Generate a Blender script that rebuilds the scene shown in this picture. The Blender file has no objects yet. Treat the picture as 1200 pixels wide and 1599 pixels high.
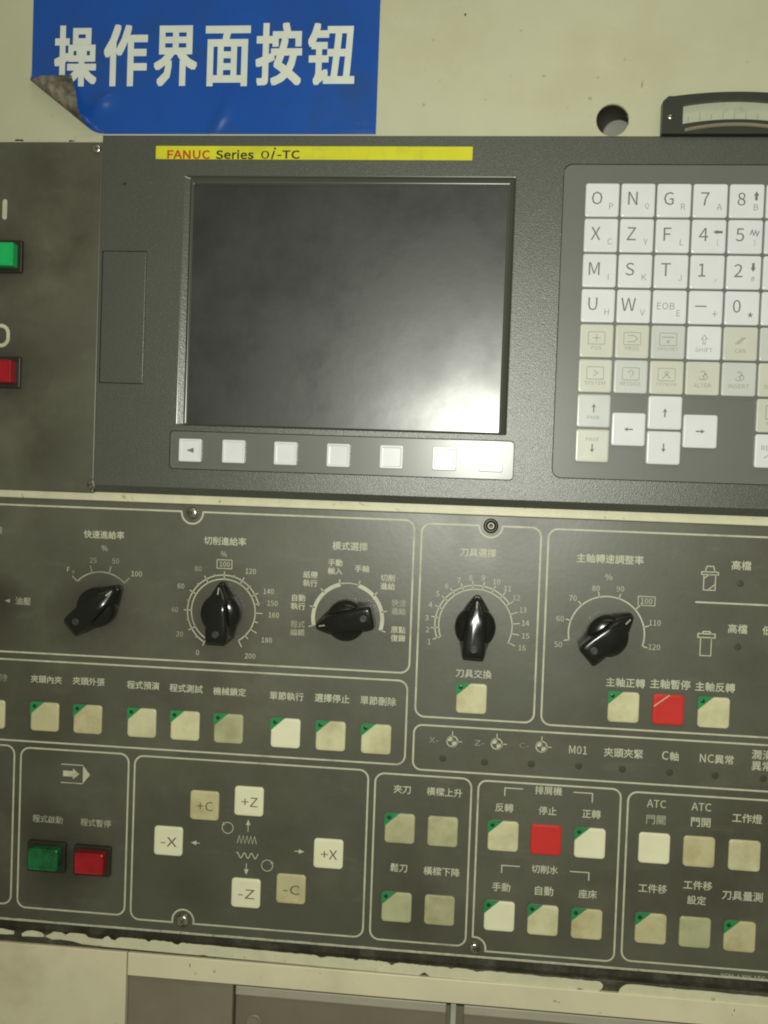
import bpy, bmesh, math, random
from mathutils import Matrix, Vector

# ------------------------------------------------------------------ camera
W, H, F = 1200.0, 1599.0, 1500.0          # photograph size and focal length in pixels
D = 0.52                                   # metres from lens to the operator panel's face
CAM = Vector((0.0, -D, 1.30))
YAW, PITCH, ROLL = (math.radians(a) for a in (5.374, -1.538, -2.045))


def rot_cam():
    a, b, c = YAW, PITCH, ROLL
    ry = Matrix(((math.cos(a), -math.sin(a), 0), (math.sin(a), math.cos(a), 0), (0, 0, 1)))
    rx = Matrix(((1, 0, 0), (0, math.cos(b), -math.sin(b)), (0, math.sin(b), math.cos(b))))
    rr = Matrix(((math.cos(c), 0, math.sin(c)), (0, 1, 0), (-math.sin(c), 0, math.cos(c))))
    return ry @ rx @ rr


RC = rot_cam()
scene = bpy.context.scene
COL = scene.collection
cam_data = bpy.data.cameras.new('camera')
cam_data.sensor_fit = 'VERTICAL'
cam_data.sensor_height = 24.0
cam_data.lens = 24.0 * F / H
cam_data.clip_start = 0.01
cam_data.clip_end = 50
cam = bpy.data.objects.new('camera', cam_data)
COL.objects.link(cam)
m = Matrix.Identity(4)
for i in range(3):
    m[i][0] = RC[i][0]
    m[i][1] = RC[i][2]
    m[i][2] = -RC[i][1]
m.translation = CAM
cam.matrix_world = m
scene.camera = cam

# ------------------------------------------------------------------ light
world = bpy.data.worlds.new('World')
scene.world = world
world.use_nodes = True
bg = world.node_tree.nodes['Background']
bg.inputs[0].default_value = (0.90, 0.92, 0.66, 1)
bg.inputs[1].default_value = 0.19

fl = bpy.data.lights.new('phone_flash', 'SPOT')
fl.energy = 7.8
fl.color = (0.985, 1.0, 0.88)
fl.spot_size = math.radians(150)
fl.spot_blend = 1.0
fl.shadow_soft_size = 0.006
flo = bpy.data.objects.new('phone_flash', fl)
COL.objects.link(flo)
flo.location = CAM + Vector((0.004, 0.0, 0.046))
flo.rotation_euler = (math.radians(88.5), 0, math.radians(-3))

ol = bpy.data.lights.new('workshop_lamp', 'AREA')
ol.shape = 'RECTANGLE'
ol.size, ol.size_y = 1.3, 0.25
ol.energy = 3.2
ol.color = (1.0, 0.97, 0.72)
olo = bpy.data.objects.new('workshop_lamp', ol)
COL.objects.link(olo)
olo.location = (0.35, -1.15, 2.75)
olo.rotation_euler = (math.radians(38), 0, 0)

scene.view_settings.view_transform = 'Standard'
scene.view_settings.look = 'None'
scene.view_settings.exposure = 0.0
scene.view_settings.gamma = 1.0
scene.view_settings.use_curve_mapping = False

scene.cycles.filter_width = 2.0
scene.cycles.caustics_reflective = False
scene.cycles.caustics_refractive = False
random.seed(7)
MM = 0.001


# ------------------------------------------------------------------ helpers
def P(px, py, h=0.0):
    """pixel -> point on the upright plane h millimetres in front of the operator panel; returns (x, z)"""
    d = RC @ Vector(((px - W / 2) / F, 1.0, -(py - H / 2) / F))
    t = (D - h * MM) / d.y
    return (CAM.x + d.x * t, CAM.z + d.z * t)


def rect_px(tl, tr, br, bl, h=0.0):
    a, b, c, d = (P(*q, h) for q in (tl, tr, br, bl))
    x0, x1 = (a[0] + d[0]) / 2, (b[0] + c[0]) / 2
    z1, z0 = (a[1] + b[1]) / 2, (c[1] + d[1]) / 2
    return x0, x1, z0, z1


MATS = {}


def mat(name, col, rough=0.5, metal=0.0, spec=0.5, vary=0.0, vscale=60, dirt=None, dscale=25, dlo=0.5, dhi=0.7,
        bump=0.0, bscale=1500, bdist=0.0002, coat=0.0, coat_rough=0.2, rvary=0.0, trans=0.0, stretch=None,
        chip=None, smear=None, tint=None, speck=None, spots=None):
    M = bpy.data.materials.new(name)
    M.use_nodes = True
    nt = M.node_tree
    N, L = nt.nodes, nt.links
    b = N['Principled BSDF']
    b.inputs['Base Color'].default_value = (*col, 1)
    b.inputs['Roughness'].default_value = rough
    b.inputs['Metallic'].default_value = metal
    b.inputs['Specular IOR Level'].default_value = spec
    b.inputs['Coat Weight'].default_value = coat
    b.inputs['Coat Roughness'].default_value = coat_rough
    b.inputs['Transmission Weight'].default_value = trans
    g = N.new('ShaderNodeNewGeometry')
    pos = g.outputs['Position']
    if stretch:
        mp = N.new('ShaderNodeMapping')
        mp.inputs['Scale'].default_value = stretch
        L.new(pos, mp.inputs['Vector'])
        pos = mp.outputs[0]

    def noise(scale, detail=5, rough_=0.6):
        n = N.new('ShaderNodeTexNoise')
        n.inputs['Scale'].default_value = scale
        n.inputs['Detail'].default_value = detail
        n.inputs['Roughness'].default_value = rough_
        L.new(pos, n.inputs['Vector'])
        return n.outputs['Fac']

    def ramp(fac, lo, hi, a=0.0, bb=1.0):
        r = N.new('ShaderNodeMapRange')
        r.inputs['From Min'].default_value = lo
        r.inputs['From Max'].default_value = hi
        r.inputs['To Min'].default_value = a
        r.inputs['To Max'].default_value = bb
        L.new(fac, r.inputs['Value'])
        return r.outputs[0]

    def mix(fac, c1, c2):
        x = N.new('ShaderNodeMix')
        x.data_type = 'RGBA'
        L.new(fac, x.inputs['Factor'])
        for sock, c in ((x.inputs[6], c1), (x.inputs[7], c2)):
            if isinstance(c, tuple):
                sock.default_value = (*c, 1)
            else:
                L.new(c, sock)
        return x.outputs[2]

    c = None
    if vary:
        lo = tuple(v * (1 - vary) for v in col)
        hi = tuple(min(1, v * (1 + vary)) for v in col)
        c = mix(ramp(noise(vscale), 0.3, 0.7), lo, hi)
    if dirt:
        c = mix(ramp(noise(dscale, 8, 0.65), dlo, dhi), c if c is not None else tuple(col), tuple(dirt))
    if tint:      # large, faint drifts of another hue
        c = mix(ramp(noise(7.0, 4, 0.55), 0.45, 0.62, 0.0, 0.75), c if c is not None else tuple(col), tuple(tint))
    if smear:     # wiped, streaky film of dried oil
        mp2 = N.new('ShaderNodeMapping')
        mp2.inputs['Scale'].default_value = (0.35, 1.0, 1.0)
        mp2.inputs['Rotation'].default_value = (0, math.radians(62), 0)
        L.new(g.outputs['Position'], mp2.inputs['Vector'])
        n2 = N.new('ShaderNodeTexNoise')
        n2.inputs['Scale'].default_value = 75
        n2.inputs['Detail'].default_value = 9
        n2.inputs['Roughness'].default_value = 0.72
        L.new(mp2.outputs[0], n2.inputs['Vector'])
        c = mix(ramp(n2.outputs['Fac'], 0.56, 0.80, 0.0, 0.55), c if c is not None else tuple(col), tuple(smear))
    if spots:     # greasy grime worked in where hands go: (pixel x, y, radius mm, strength)
        for (sx_, sy_, sr_, st_) in spots[1]:
            q = P(sx_, sy_)
            vm = N.new('ShaderNodeVectorMath')
            vm.operation = 'DISTANCE'
            L.new(g.outputs['Position'], vm.inputs[0])
            vm.inputs[1].default_value = (q[0], 0.0, q[1])
            nn = N.new('ShaderNodeMath')
            nn.operation = 'MULTIPLY_ADD'         # noise breaks up the edge of the patch
            L.new(noise(70, 6, 0.65), nn.inputs[0])
            nn.inputs[1].default_value = sr_ * MM * 1.1
            L.new(vm.outputs['Value'], nn.inputs[2])
            c = mix(ramp(nn.outputs[0], sr_ * MM * 0.85, sr_ * MM * 1.9, min(1.0, st_ * 1.25), 0.0), c if c is not None else tuple(col), tuple(spots[0]))
    if speck:     # fine flecks: dirt on the cream paint, painted grain sparkle on the unit plastic
        c = mix(ramp(noise(speck[1], 2, 0.5), speck[2], speck[2] + 0.05, 0.0, speck[3]), c if c is not None else tuple(col), tuple(speck[0]))
    if chip:
        c = mix(ramp(noise(chip[1], 3, 0.5), chip[2], chip[2] + 0.015), c if c is not None else tuple(col), chip[0])
    if c is not None:
        L.new(c, b.inputs['Base Color'])
    if rvary:
        L.new(ramp(noise(vscale * 0.7, 6), 0.3, 0.7, rough - rvary, rough + rvary), b.inputs['Roughness'])
    if bump:
        bp = N.new('ShaderNodeBump')
        bp.inputs['Strength'].default_value = bump
        bp.inputs['Distance'].default_value = bdist
        L.new(noise(bscale, 2, 0.5), bp.inputs['Height'])
        L.new(bp.outputs[0], b.inputs['Normal'])
    MATS[name] = M
    return M


def link(o, parent=None, loc=(0, 0, 0)):
    """link o at world location loc; below a parent the location is made relative"""
    COL.objects.link(o)
    o['_w'] = tuple(loc)
    if parent is not None:
        o.parent = parent
        pw = parent['_w']
        o.location = (loc[0] - pw[0], loc[1] - pw[1], loc[2] - pw[2])
    else:
        o.location = loc
    return o


def thing(name, label, cat, loc, group=None):
    e = bpy.data.objects.new(name, None)
    e.empty_display_size = 0.02
    link(e, None, loc)
    e['label'] = label
    e['category'] = cat
    if group:
        e['group'] = group
    return e


def mesh_obj(name, verts, faces, material, parent, loc, smooth=False):
    me = bpy.data.meshes.new(name)
    me.from_pydata(verts, [], faces)
    me.materials.append(MATS[material])
    bm = bmesh.new()
    bm.from_mesh(me)
    bmesh.ops.recalc_face_normals(bm, faces=bm.faces)
    bm.to_mesh(me)
    bm.free()
    if smooth:
        me.polygons.foreach_set('use_smooth', [True] * len(me.polygons))
    o = bpy.data.objects.new(name, me)
    return link(o, parent, loc)


def share(name, me, parent, loc, material=None):
    o = bpy.data.objects.new(name, me)
    link(o, parent, loc)
    if material:
        o.material_slots[0].link = 'OBJECT'
        o.material_slots[0].material = MATS[material]
    return o


def rrect(w, h, r, n=5, cx=0.0, cz=0.0):
    r = max(min(r, w / 2 - 1e-6, h / 2 - 1e-6), 1e-6)
    pts = []
    for (sx, sz, a0) in ((1, 1, 0), (-1, 1, 90), (-1, -1, 180), (1, -1, 270)):
        for k in range(n + 1):
            a = math.radians(a0 + 90 * k / n)
            pts.append((cx + sx * (w / 2 - r) + r * math.cos(a), cz + sz * (h / 2 - r) + r * math.sin(a)))
    return pts


def loft(rings, cap0=False, cap1=True):
    n = len(rings[0])
    v = [p for r in rings for p in r]
    f = []
    for i in range(len(rings) - 1):
        for k in range(n):
            a, b = i * n + k, i * n + (k + 1) % n
            f.append((a, b, b + n, a + n))
    if cap0:
        f.append(tuple(reversed(range(n))))
    if cap1:
        f.append(tuple(range((len(rings) - 1) * n, len(rings) * n)))
    return v, f


def plate_data(w, h, y0, y1, r, bev, n=5, dish=0.0):
    """block from depth y0 (back) to y1 (front, towards the viewer), both metres out from the local origin"""
    rings = []
    for (ins, y) in ((0, y0), (0, y1 - bev), (bev * 0.3, y1 - bev * 0.3), (bev, y1)):
        rings.append([(x, -y, z) for x, z in rrect(w - 2 * ins, h - 2 * ins, max(r - ins * 0.5, 0.0001), n)])
    if dish:
        rings.append([(x, -(y1 - dish), z) for x, z in rrect(w * 0.72, h * 0.72, r, n)])
    return loft(rings, cap0=True)


def plate(name, x0, x1, z0, z1, hb, hf, r, bev, material, parent, n=5, dish=0.0):
    v, f = plate_data(x1 - x0, z1 - z0, 0, (hf - hb) * MM, r * MM, bev * MM, n, dish * MM)
    return mesh_obj(name, v, f, material, parent, ((x0 + x1) / 2, -hb * MM, (z0 + z1) / 2))


def fill_loops(loops, y):
    """flat face with holes: loops of (x, z), the first is the outline"""
    bm = bmesh.new()
    edges = []
    for lp in loops:
        vs = [bm.verts.new((x, y, z)) for x, z in lp]
        for i in range(len(vs)):
            edges.append(bm.edges.new((vs[i], vs[(i + 1) % len(vs)])))
    bmesh.ops.triangle_fill(bm, use_beauty=True, use_dissolve=False, edges=edges, normal=(0, -1, 0))
    bm.verts.index_update()
    v = [tuple(q.co) for q in bm.verts]
    f = [tuple(q.index for q in fc.verts) for fc in bm.faces]
    bm.free()
    return v, f


def merge(*parts):
    V, Fc = [], []
    for v, f in parts:
        o = len(V)
        V += list(v)
        Fc += [tuple(i + o for i in q) for q in f]
    return V, Fc


def shift(v, loc):
    return [(a - loc[0], b - loc[1], c - loc[2]) for a, b, c in v]


# strokes: flat ribbons of ink on a plane
def ribbon(pts, w, closed=False):
    pts = [Vector(p) for p in pts]
    n = len(pts)
    v, f = [], []
    for i in range(n):
        a = pts[i - 1] if (i > 0 or closed) else pts[i]
        b = pts[(i + 1) % n] if (i < n - 1 or closed) else pts[i]
        d0 = (pts[i] - a).normalized() if (pts[i] - a).length > 1e-9 else None
        d1 = (b - pts[i]).normalized() if (b - pts[i]).length > 1e-9 else None
        d0 = d0 or d1
        d1 = d1 or d0
        t = (d0 + d1)
        t = t.normalized() if t.length > 1e-6 else d1
        nr = Vector((-t.y, t.x))
        k = 1.0 / max(0.45, abs(nr.dot(Vector((-d1.y, d1.x)))))
        v.append(pts[i] + nr * w / 2 * k)
        v.append(pts[i] - nr * w / 2 * k)
    m_ = n if closed else n - 1
    for i in range(m_):
        j = (i + 1) % n
        f.append((2 * i, 2 * i + 1, 2 * j + 1, 2 * j))
    return [(p.x, 0.0, p.y) for p in v], f


def ink(name, polys, h, material, parent, lift=0.12):
    """polys: list of (points (x, z), width in mm, closed) or ('fill', points); one printed mark"""
    parts = []
    for q in polys:
        if q[0] == 'fill':
            parts.append(([(x, 0.0, z) for x, z in q[1]], [tuple(range(len(q[1])))]))
        else:
            parts.append(ribbon(q[0], q[1] * MM, q[2]))
    v, f = merge(*parts)
    cx = sum(p[0] for p in v) / len(v)
    cz = sum(p[2] for p in v) / len(v)
    loc = (cx, -(h + lift) * MM, cz)
    me_v = [(a - cx, 0.0, c - cz) for a, b, c in v]
    me = bpy.data.meshes.new(name)
    me.from_pydata(me_v, [], f)
    me.materials.append(MATS[material])
    return link(bpy.data.objects.new(name, me), parent, loc)


def arc(c, r, a0, a1, n=40):
    """angles in degrees clockwise from up"""
    out = []
    for k in range(n + 1):
        a = math.radians(a0 + (a1 - a0) * k / n)
        out.append((c[0] + r * math.sin(a), c[1] + r * math.cos(a)))
    return out


def pol(c, r, a):
    a = math.radians(a)
    return (c[0] + r * math.sin(a), c[1] + r * math.cos(a))


TEXTS = []
try:       # the plain sans serif that ships with Blender; the built-in face serves if it is missing
    import os
    INTER = bpy.data.fonts.load(os.path.join(bpy.utils.resource_path('LOCAL'), 'datafiles', 'fonts', 'Noto Sans CJK Regular.woff2'))
except Exception:
    INTER = None


def text(s, px, py, h, material, parent, cap=None, width=None, name='legend', bold=0.0, lift=0.14, xz=None, shear=0.0,
         xs=None, line=None):
    """queue printed lettering centred at a pixel; cap = height in mm, width = width in mm"""
    TEXTS.append(dict(s=s, c=xz or P(px, py, h), h=h + lift, mat=material, parent=parent, cap=cap, width=width,
                      name=name, bold=bold, shear=shear, line=line))


def cjk(s, px, py, h, material, parent, cw=4.9, **k):
    """lettering of square characters, cw millimetres each"""
    n = max(len(x) for x in s.split('\n'))
    k.setdefault('bold', 0.016)
    text(s, px, py, h, material, parent, width=(n - 0.08) * cw, **k)


def flush_texts():
    tmp = []
    for t in TEXTS:
        cu = bpy.data.curves.new('tmp', 'FONT')
        cu.body = t['s']
        cu.align_x = 'CENTER'
        cu.size = 50.0
        cu.offset = min(0.0, t['bold'])
        if INTER and all(ord(q) < 128 for q in t['s']):
            cu.font = INTER
        cu.resolution_u = 2
        cu.shear = t['shear']
        if t['line']:
            cu.space_line = t['line']
        o = bpy.data.objects.new('tmp', cu)
        COL.objects.link(o)
        tmp.append(o)
    dg = bpy.context.evaluated_depsgraph_get()
    dg.update()
    for t, o in zip(TEXTS, tmp):
        me = bpy.data.meshes.new_from_object(o.evaluated_get(dg))
        me.name = t['name']
        if len(me.vertices) == 0:
            continue
        xs = [v.co.x for v in me.vertices]
        ys = [v.co.y for v in me.vertices]
        cx, cy = (min(xs) + max(xs)) / 2, (min(ys) + max(ys)) / 2
        bw, bh = max(xs) - min(xs), max(ys) - min(ys)
        if t['cap'] and t['width']:
            sx, sy = t['width'] * MM / bw, t['cap'] * MM / bh
        elif t['cap']:
            sx = sy = t['cap'] * MM / bh
        else:
            sx = sy = t['width'] * MM / bw
        for v in me.vertices:
            v.co = ((v.co.x - cx) * sx, 0.0, (v.co.y - cy) * sy)
        if t['bold'] > 0:                      # heavier strokes: the same glyph printed a few times, slightly offset
            bv = [tuple(v.co) for v in me.vertices]
            bf = [tuple(q.vertices) for q in me.polygons]
            rb = t['bold'] * (t['cap'] * MM if t['cap'] else t['width'] * MM / max(len(q) for q in t['s'].split('\n')))
            V_, F_ = [], []
            nb = 8 if t['cap'] else 4
            for k_ in range(nb):
                a_ = 2 * math.pi * k_ / nb
                o_ = len(V_)
                cq, sq = math.cos(a_), math.sin(a_)
                mq = max(abs(cq), abs(sq))           # square pen
                V_ += [(p[0] + rb * cq / mq, -0.000012 * k_, p[2] + rb * sq / mq) for p in bv]
                F_ += [tuple(i_ + o_ for i_ in q) for q in bf]
            me = bpy.data.meshes.new(t['name'])
            me.from_pydata(V_, [], F_)
        me.materials.clear()
        me.materials.append(MATS[t['mat']])
        ob = bpy.data.objects.new(t['name'], me)
        link(ob, t['parent'], (t['c'][0], -t['h'] * MM, t['c'][1]))
    for o in tmp:
        cu = o.data
        bpy.data.objects.remove(o)
        bpy.data.curves.remove(cu)


# ------------------------------------------------------------------ materials
mat('cream_paint', (0.56, 0.555, 0.400), 0.36, vary=0.07, vscale=11, dirt=(0.40, 0.365, 0.235), dscale=7, dlo=0.52, dhi=0.80,
    bump=0.22, bscale=260, bdist=0.0004, rvary=0.07, smear=(0.62, 0.61, 0.47), tint=(0.53, 0.52, 0.36), speck=((0.26, 0.23, 0.14), 240, 0.72, 0.5))
mat('cream_lower', (0.76, 0.69, 0.49), 0.42, vary=0.07, vscale=14, dirt=(0.5, 0.44, 0.28), dscale=10, dlo=0.52, dhi=0.8, speck=((0.3, 0.26, 0.16), 210, 0.73, 0.5), smear=(0.80, 0.74, 0.56),
    bump=0.12, bscale=500, bdist=0.0003, rvary=0.05)
mat('cream_flange', (0.68, 0.65, 0.46), 0.42, vary=0.08, vscale=90, dirt=(0.30, 0.27, 0.17), dscale=220, dlo=0.62, dhi=0.72,
    bump=0.2, bscale=600, bdist=0.0003)
mat('grimy_metal', (0.055, 0.05, 0.032), 0.5, vary=0.4, vscale=120, dirt=(0.13, 0.12, 0.09), dscale=60, dlo=0.5, dhi=0.75,
    bump=0.3, bscale=900)
mat('worn_edge', (0.50, 0.48, 0.37), 0.45, vary=0.2, vscale=300, dirt=(0.10, 0.095, 0.065), dscale=230, dlo=0.60,
    dhi=0.72, bump=0.3, bscale=900)
mat('unit_plastic', (0.068, 0.071, 0.057), 0.36, spec=1.0, vary=0.06, vscale=30, bump=0.42, bscale=2100, bdist=0.0003, speck=((0.13, 0.135, 0.11), 1500, 0.60, 0.5))  # pale flecks put the sparkle of the grain into the colour
mat('unit_bezel', (0.075, 0.077, 0.060), 0.34, spec=0.7, bump=0.3, bscale=1000, bdist=0.0004)
mat('bezel_lip', (0.085, 0.087, 0.070), 0.26, spec=0.9)
mat('groove', (0.025, 0.025, 0.02), 0.7)
mat('screen_glass', (0.009, 0.0115, 0.010), 0.41, spec=0.8, rvary=0.09, vscale=40, coat=1.0, coat_rough=0.27, vary=0.3,
    dirt=(0.017, 0.020, 0.017), dscale=26, dlo=0.46, dhi=0.74, smear=(0.038, 0.042, 0.037), bump=0.11, bscale=130, bdist=0.0006)
mat('softkey_film', (0.125, 0.130, 0.112), 0.40, spec=0.55, coat=0.45, coat_rough=0.24, vary=0.04, vscale=40)
mat('keypad_film', (0.145, 0.150, 0.135), 0.40, vary=0.04, vscale=30, bump=0.06, bscale=500)
mat('key_white', (0.76, 0.765, 0.80), 0.28, vary=0.03, vscale=70)
mat('key_beige', (0.62, 0.62, 0.545), 0.28, vary=0.03, vscale=70)
mat('key_grey', (0.61, 0.615, 0.60), 0.28, vary=0.03, vscale=70)
mat('key_print', (0.17, 0.17, 0.15), 0.5)
mat('key_print_light', (0.32, 0.33, 0.28), 0.5)
mat('name_yellow', (0.66, 0.64, 0.025), 0.40, vary=0.08, vscale=30, dirt=(0.42, 0.38, 0.05), dscale=40, dlo=0.55, dhi=0.8, rvary=0.06)
mat('print_red', (0.50, 0.045, 0.015), 0.5)
mat('print_black', (0.02, 0.02, 0.012), 0.5)
mat('panel_film', (0.094, 0.091, 0.063), 0.41, spec=1.0, vary=0.20, vscale=22, dirt=(0.050, 0.043, 0.026), dscale=13, dlo=0.47, dhi=0.70,
    bump=0.10, bscale=350, bdist=0.0003, rvary=0.08, smear=(0.17, 0.165, 0.125), tint=(0.078, 0.082, 0.052),
    spots=((0.034, 0.029, 0.018), ((100, 1345, 24, 0.8), (60, 1290, 16, 0.5), (145, 955, 22, 0.65), (345, 960, 22, 0.45), (545, 970, 22, 0.35), (950, 1000, 22, 0.35), (-5, 940, 14, 0.8),
            (1170, 1045, 14, 0.4), (640, 1440, 20, 0.35), (300, 1390, 16, 0.3), (90, 1130, 24, 0.3))))
mat('power_film', (0.100, 0.096, 0.067), 0.46, spec=0.8, vary=0.18, vscale=20, dirt=(0.055, 0.047, 0.029), dscale=16, dlo=0.47, dhi=0.70,
    bump=0.10, bscale=350, bdist=0.0003, rvary=0.06, smear=(0.15, 0.145, 0.11), tint=(0.080, 0.084, 0.054),
    spots=((0.036, 0.031, 0.019), ((15, 400, 20, 0.7), (15, 585, 22, 0.75), (80, 700, 16, 0.35), (60, 270, 16, 0.35), (95, 560, 14, 0.25))))
mat('print_cream', (0.56, 0.55, 0.42), 0.5, vary=0.12, vscale=150, dirt=(0.27, 0.26, 0.18), dscale=48, dlo=0.55, dhi=0.78)
mat('print_faint', (0.38, 0.37, 0.28), 0.5, vary=0.15, vscale=150, dirt=(0.17, 0.165, 0.115), dscale=90, dlo=0.50, dhi=0.68)
btn_dirt = dict(dirt=(0.46, 0.41, 0.23), dscale=38, dlo=0.46, dhi=0.74, smear=(0.64, 0.61, 0.42))
mat('button_cream', (0.68, 0.645, 0.41), 0.35, vary=0.07, vscale=60, **btn_dirt)
mat('button_bright', (0.82, 0.80, 0.57), 0.35, vary=0.04, vscale=60)
mat('button_dull', (0.48, 0.475, 0.28), 0.38, vary=0.10, vscale=45, dirt=(0.33, 0.31, 0.17), dscale=40, dlo=0.5, dhi=0.7)
mat('button_tan', (0.58, 0.53, 0.31), 0.36, vary=0.08, vscale=45, dirt=(0.42, 0.34, 0.18), dscale=40, dlo=0.5, dhi=0.7)
mat('button_red', (0.62, 0.035, 0.028), 0.35, vary=0.05, vscale=60)
mat('green_window', (0.03, 0.26, 0.085), 0.35, vary=0.15, vscale=120)
mat('led_dark', (0.008, 0.05, 0.016), 0.3)
mat('led_window', (0.055, 0.054, 0.034), 0.45)
mat('button_print', (0.13, 0.12, 0.075), 0.5)
mat('lens_green', (0.010, 0.135, 0.042), 0.38, vary=0.35, vscale=110, dirt=(0.006, 0.03, 0.012), dscale=120, dlo=0.5, dhi=0.7)
mat('lens_green_bright', (0.008, 0.45, 0.12), 0.25, vary=0.1, vscale=110, coat=0.4, coat_rough=0.15)
mat('lens_red', (0.34, 0.007, 0.014), 0.36, vary=0.2, vscale=110)
mat('black_housing', (0.022, 0.021, 0.014), 0.45, vary=0.2, vscale=90)
mat('knob_black', (0.010, 0.010, 0.008), 0.20, spec=0.5, rvary=0.06, vscale=160, bump=0.04, bscale=400)
mat('knob_dimple', (0.035, 0.035, 0.026), 0.5)
mat('knob_mark', (0.42, 0.42, 0.33), 0.5)
mat('screw_steel', (0.60, 0.58, 0.50), 0.24, metal=1.0, vary=0.2, vscale=500, dirt=(0.12, 0.10, 0.06), dscale=400, dlo=0.5, dhi=0.65)
mat('screw_dark', (0.05, 0.048, 0.035), 0.35, metal=0.6)
mat('sign_blue', (0.011, 0.082, 0.40), 0.30, vary=0.10, vscale=16, bump=0.25, bscale=70, bdist=0.0012, rvary=0.08, dirt=(0.022, 0.075, 0.26), dscale=20, dlo=0.5, dhi=0.75)
mat('sign_back', (0.20, 0.18, 0.135), 0.65, vary=0.35, vscale=260, dirt=(0.05, 0.043, 0.028), dscale=90, dlo=0.42, dhi=0.62, bump=0.8, bscale=420, bdist=0.0008)
mat('sign_white', (0.72, 0.75, 0.69), 0.42, vary=0.05, vscale=80)
mat('meter_black', (0.035, 0.036, 0.028), 0.4, vary=0.15, vscale=50)
mat('meter_scale', (0.72, 0.71, 0.60), 0.5, vary=0.06, vscale=60, dirt=(0.5, 0.45, 0.3), dscale=80, dlo=0.58, dhi=0.7)
mc = mat('meter_clear', (0.9, 0.92, 0.88), 0.06)
_nt = mc.node_tree
_tr, _gl, _mx = _nt.nodes.new('ShaderNodeBsdfTransparent'), _nt.nodes.new('ShaderNodeBsdfGlossy'), _nt.nodes.new('ShaderNodeMixShader')
_tr.inputs[0].default_value = (0.95, 0.97, 0.94, 1)
_gl.inputs['Roughness'].default_value = 0.12
_mx.inputs[0].default_value = 0.07
_nt.links.new(_tr.outputs[0], _mx.inputs[1])
_nt.links.new(_gl.outputs[0], _mx.inputs[2])
_nt.links.new(_mx.outputs[0], _nt.nodes['Material Output'].inputs[0])
mat('hole_dark', (0.035, 0.033, 0.022), 0.6)
mat('hole_disc', (0.25, 0.25, 0.225), 0.5, vary=0.05)
mat('drawer_grey', (0.21, 0.185, 0.13), 0.35, vary=0.12, vscale=18, coat=0.3, coat_rough=0.25)
mat('drawer_lip', (0.46, 0.43, 0.34), 0.4, vary=0.08, vscale=60)
mat('bay_grey', (0.24, 0.21, 0.15), 0.5, vary=0.15, vscale=20)
mat('divider_metal', (0.46, 0.46, 0.38), 0.4, vary=0.1, vscale=200)

# ------------------------------------------------------------------ machine cabinet (cream sheet metal)
cab = thing('machine_cabinet', 'cream painted sheet metal machine cabinet front with a round hole and chipped flange',
            'cabinet', (0.02, 0.0, P(600, 1640)[1]))
XL, XR = P(-130, 800)[0], P(1330, 800)[0]
# upper sheet with its real round hole
hs = 3.0
zt = P(600, -110, hs)[1]
zb = P(600, 262, hs)[1]
hole_c = P(957, 187, hs)
hole_r = 8.3 * MM
circ = [(hole_c[0] + hole_r * math.cos(2 * math.pi * k / 36), hole_c[1] + hole_r * math.sin(2 * math.pi * k / 36)) for k in range(36)]
circ2 = [(hole_c[0] + (hole_r + 0.4 * MM) * math.cos(2 * math.pi * k / 36), hole_c[1] + (hole_r + 0.4 * MM) * math.sin(2 * math.pi * k / 36)) for k in range(36)]
outer = [(XL, zb), (XR, zb), (XR, zt), (XL, zt)]
fr = fill_loops([outer, circ2], -hs * MM)
wall = loft([[(x, -hs * MM, z) for x, z in circ2], [(x, -(hs - 0.4) * MM, z) for x, z in circ],
             [(x, -(hs - 2.0) * MM, z) for x, z in circ]], cap1=False)
bk = fill_loops([outer, circ], -(hs - 2.0) * MM)
rim = loft([[(x, -hs * MM, z) for x, z in outer], [(x, -(hs - 2.0) * MM, z) for x, z in outer]], cap1=False)
v, f = merge(fr, wall, bk, rim)
loc = ((XL + XR) / 2, -hs * MM, (zt + zb) / 2)
mesh_obj('sheet', shift(v, loc), f, 'cream_paint', cab, loc)
# the tube behind the hole, its closed end, and the grey round end of a fitting inside it
rr = hole_r + 0.6 * MM
c0 = [(hole_c[0] + rr * math.cos(2 * math.pi * k / 32), hole_c[1] + rr * math.sin(2 * math.pi * k / 32)) for k in range(32)]
v, f = loft([[(x, -(hs - 2.0) * MM, z) for x, z in c0], [(x, 16 * MM, z) for x, z in c0]])
loc = (hole_c[0], 0.005, hole_c[1])
mesh_obj('hole_sleeve', shift(v, loc), f, 'hole_dark', cab, loc, True)
fc = (hole_c[0] + 4.2 * MM, hole_c[1] - 4.9 * MM)
fr_ = 8.2 * MM
rings = []
for (k_, y_) in ((1.0, 14), (1.0, 5.6), (0.93, 5.0)):
    rings.append([(fr_ * k_ * math.cos(2 * math.pi * k / 32), y_ * MM - 0.005, fr_ * k_ * math.sin(2 * math.pi * k / 32)) for k in range(32)])
v, f = loft(rings)
mesh_obj('hole_fitting', v, f, 'hole_disc', cab, (fc[0], 0.005, fc[1]))

# flange between the control unit and the operator panel
z1 = P(600, 770, 1.5)[1]
z0 = (P(0, 775, 1.5)[1] + P(1200, 822, 1.5)[1]) / 2
plate('divider_flange', XL, XR, z0, z1, -12, 1.5, 0.3, 0.35, 'cream_flange', cab)

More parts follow.
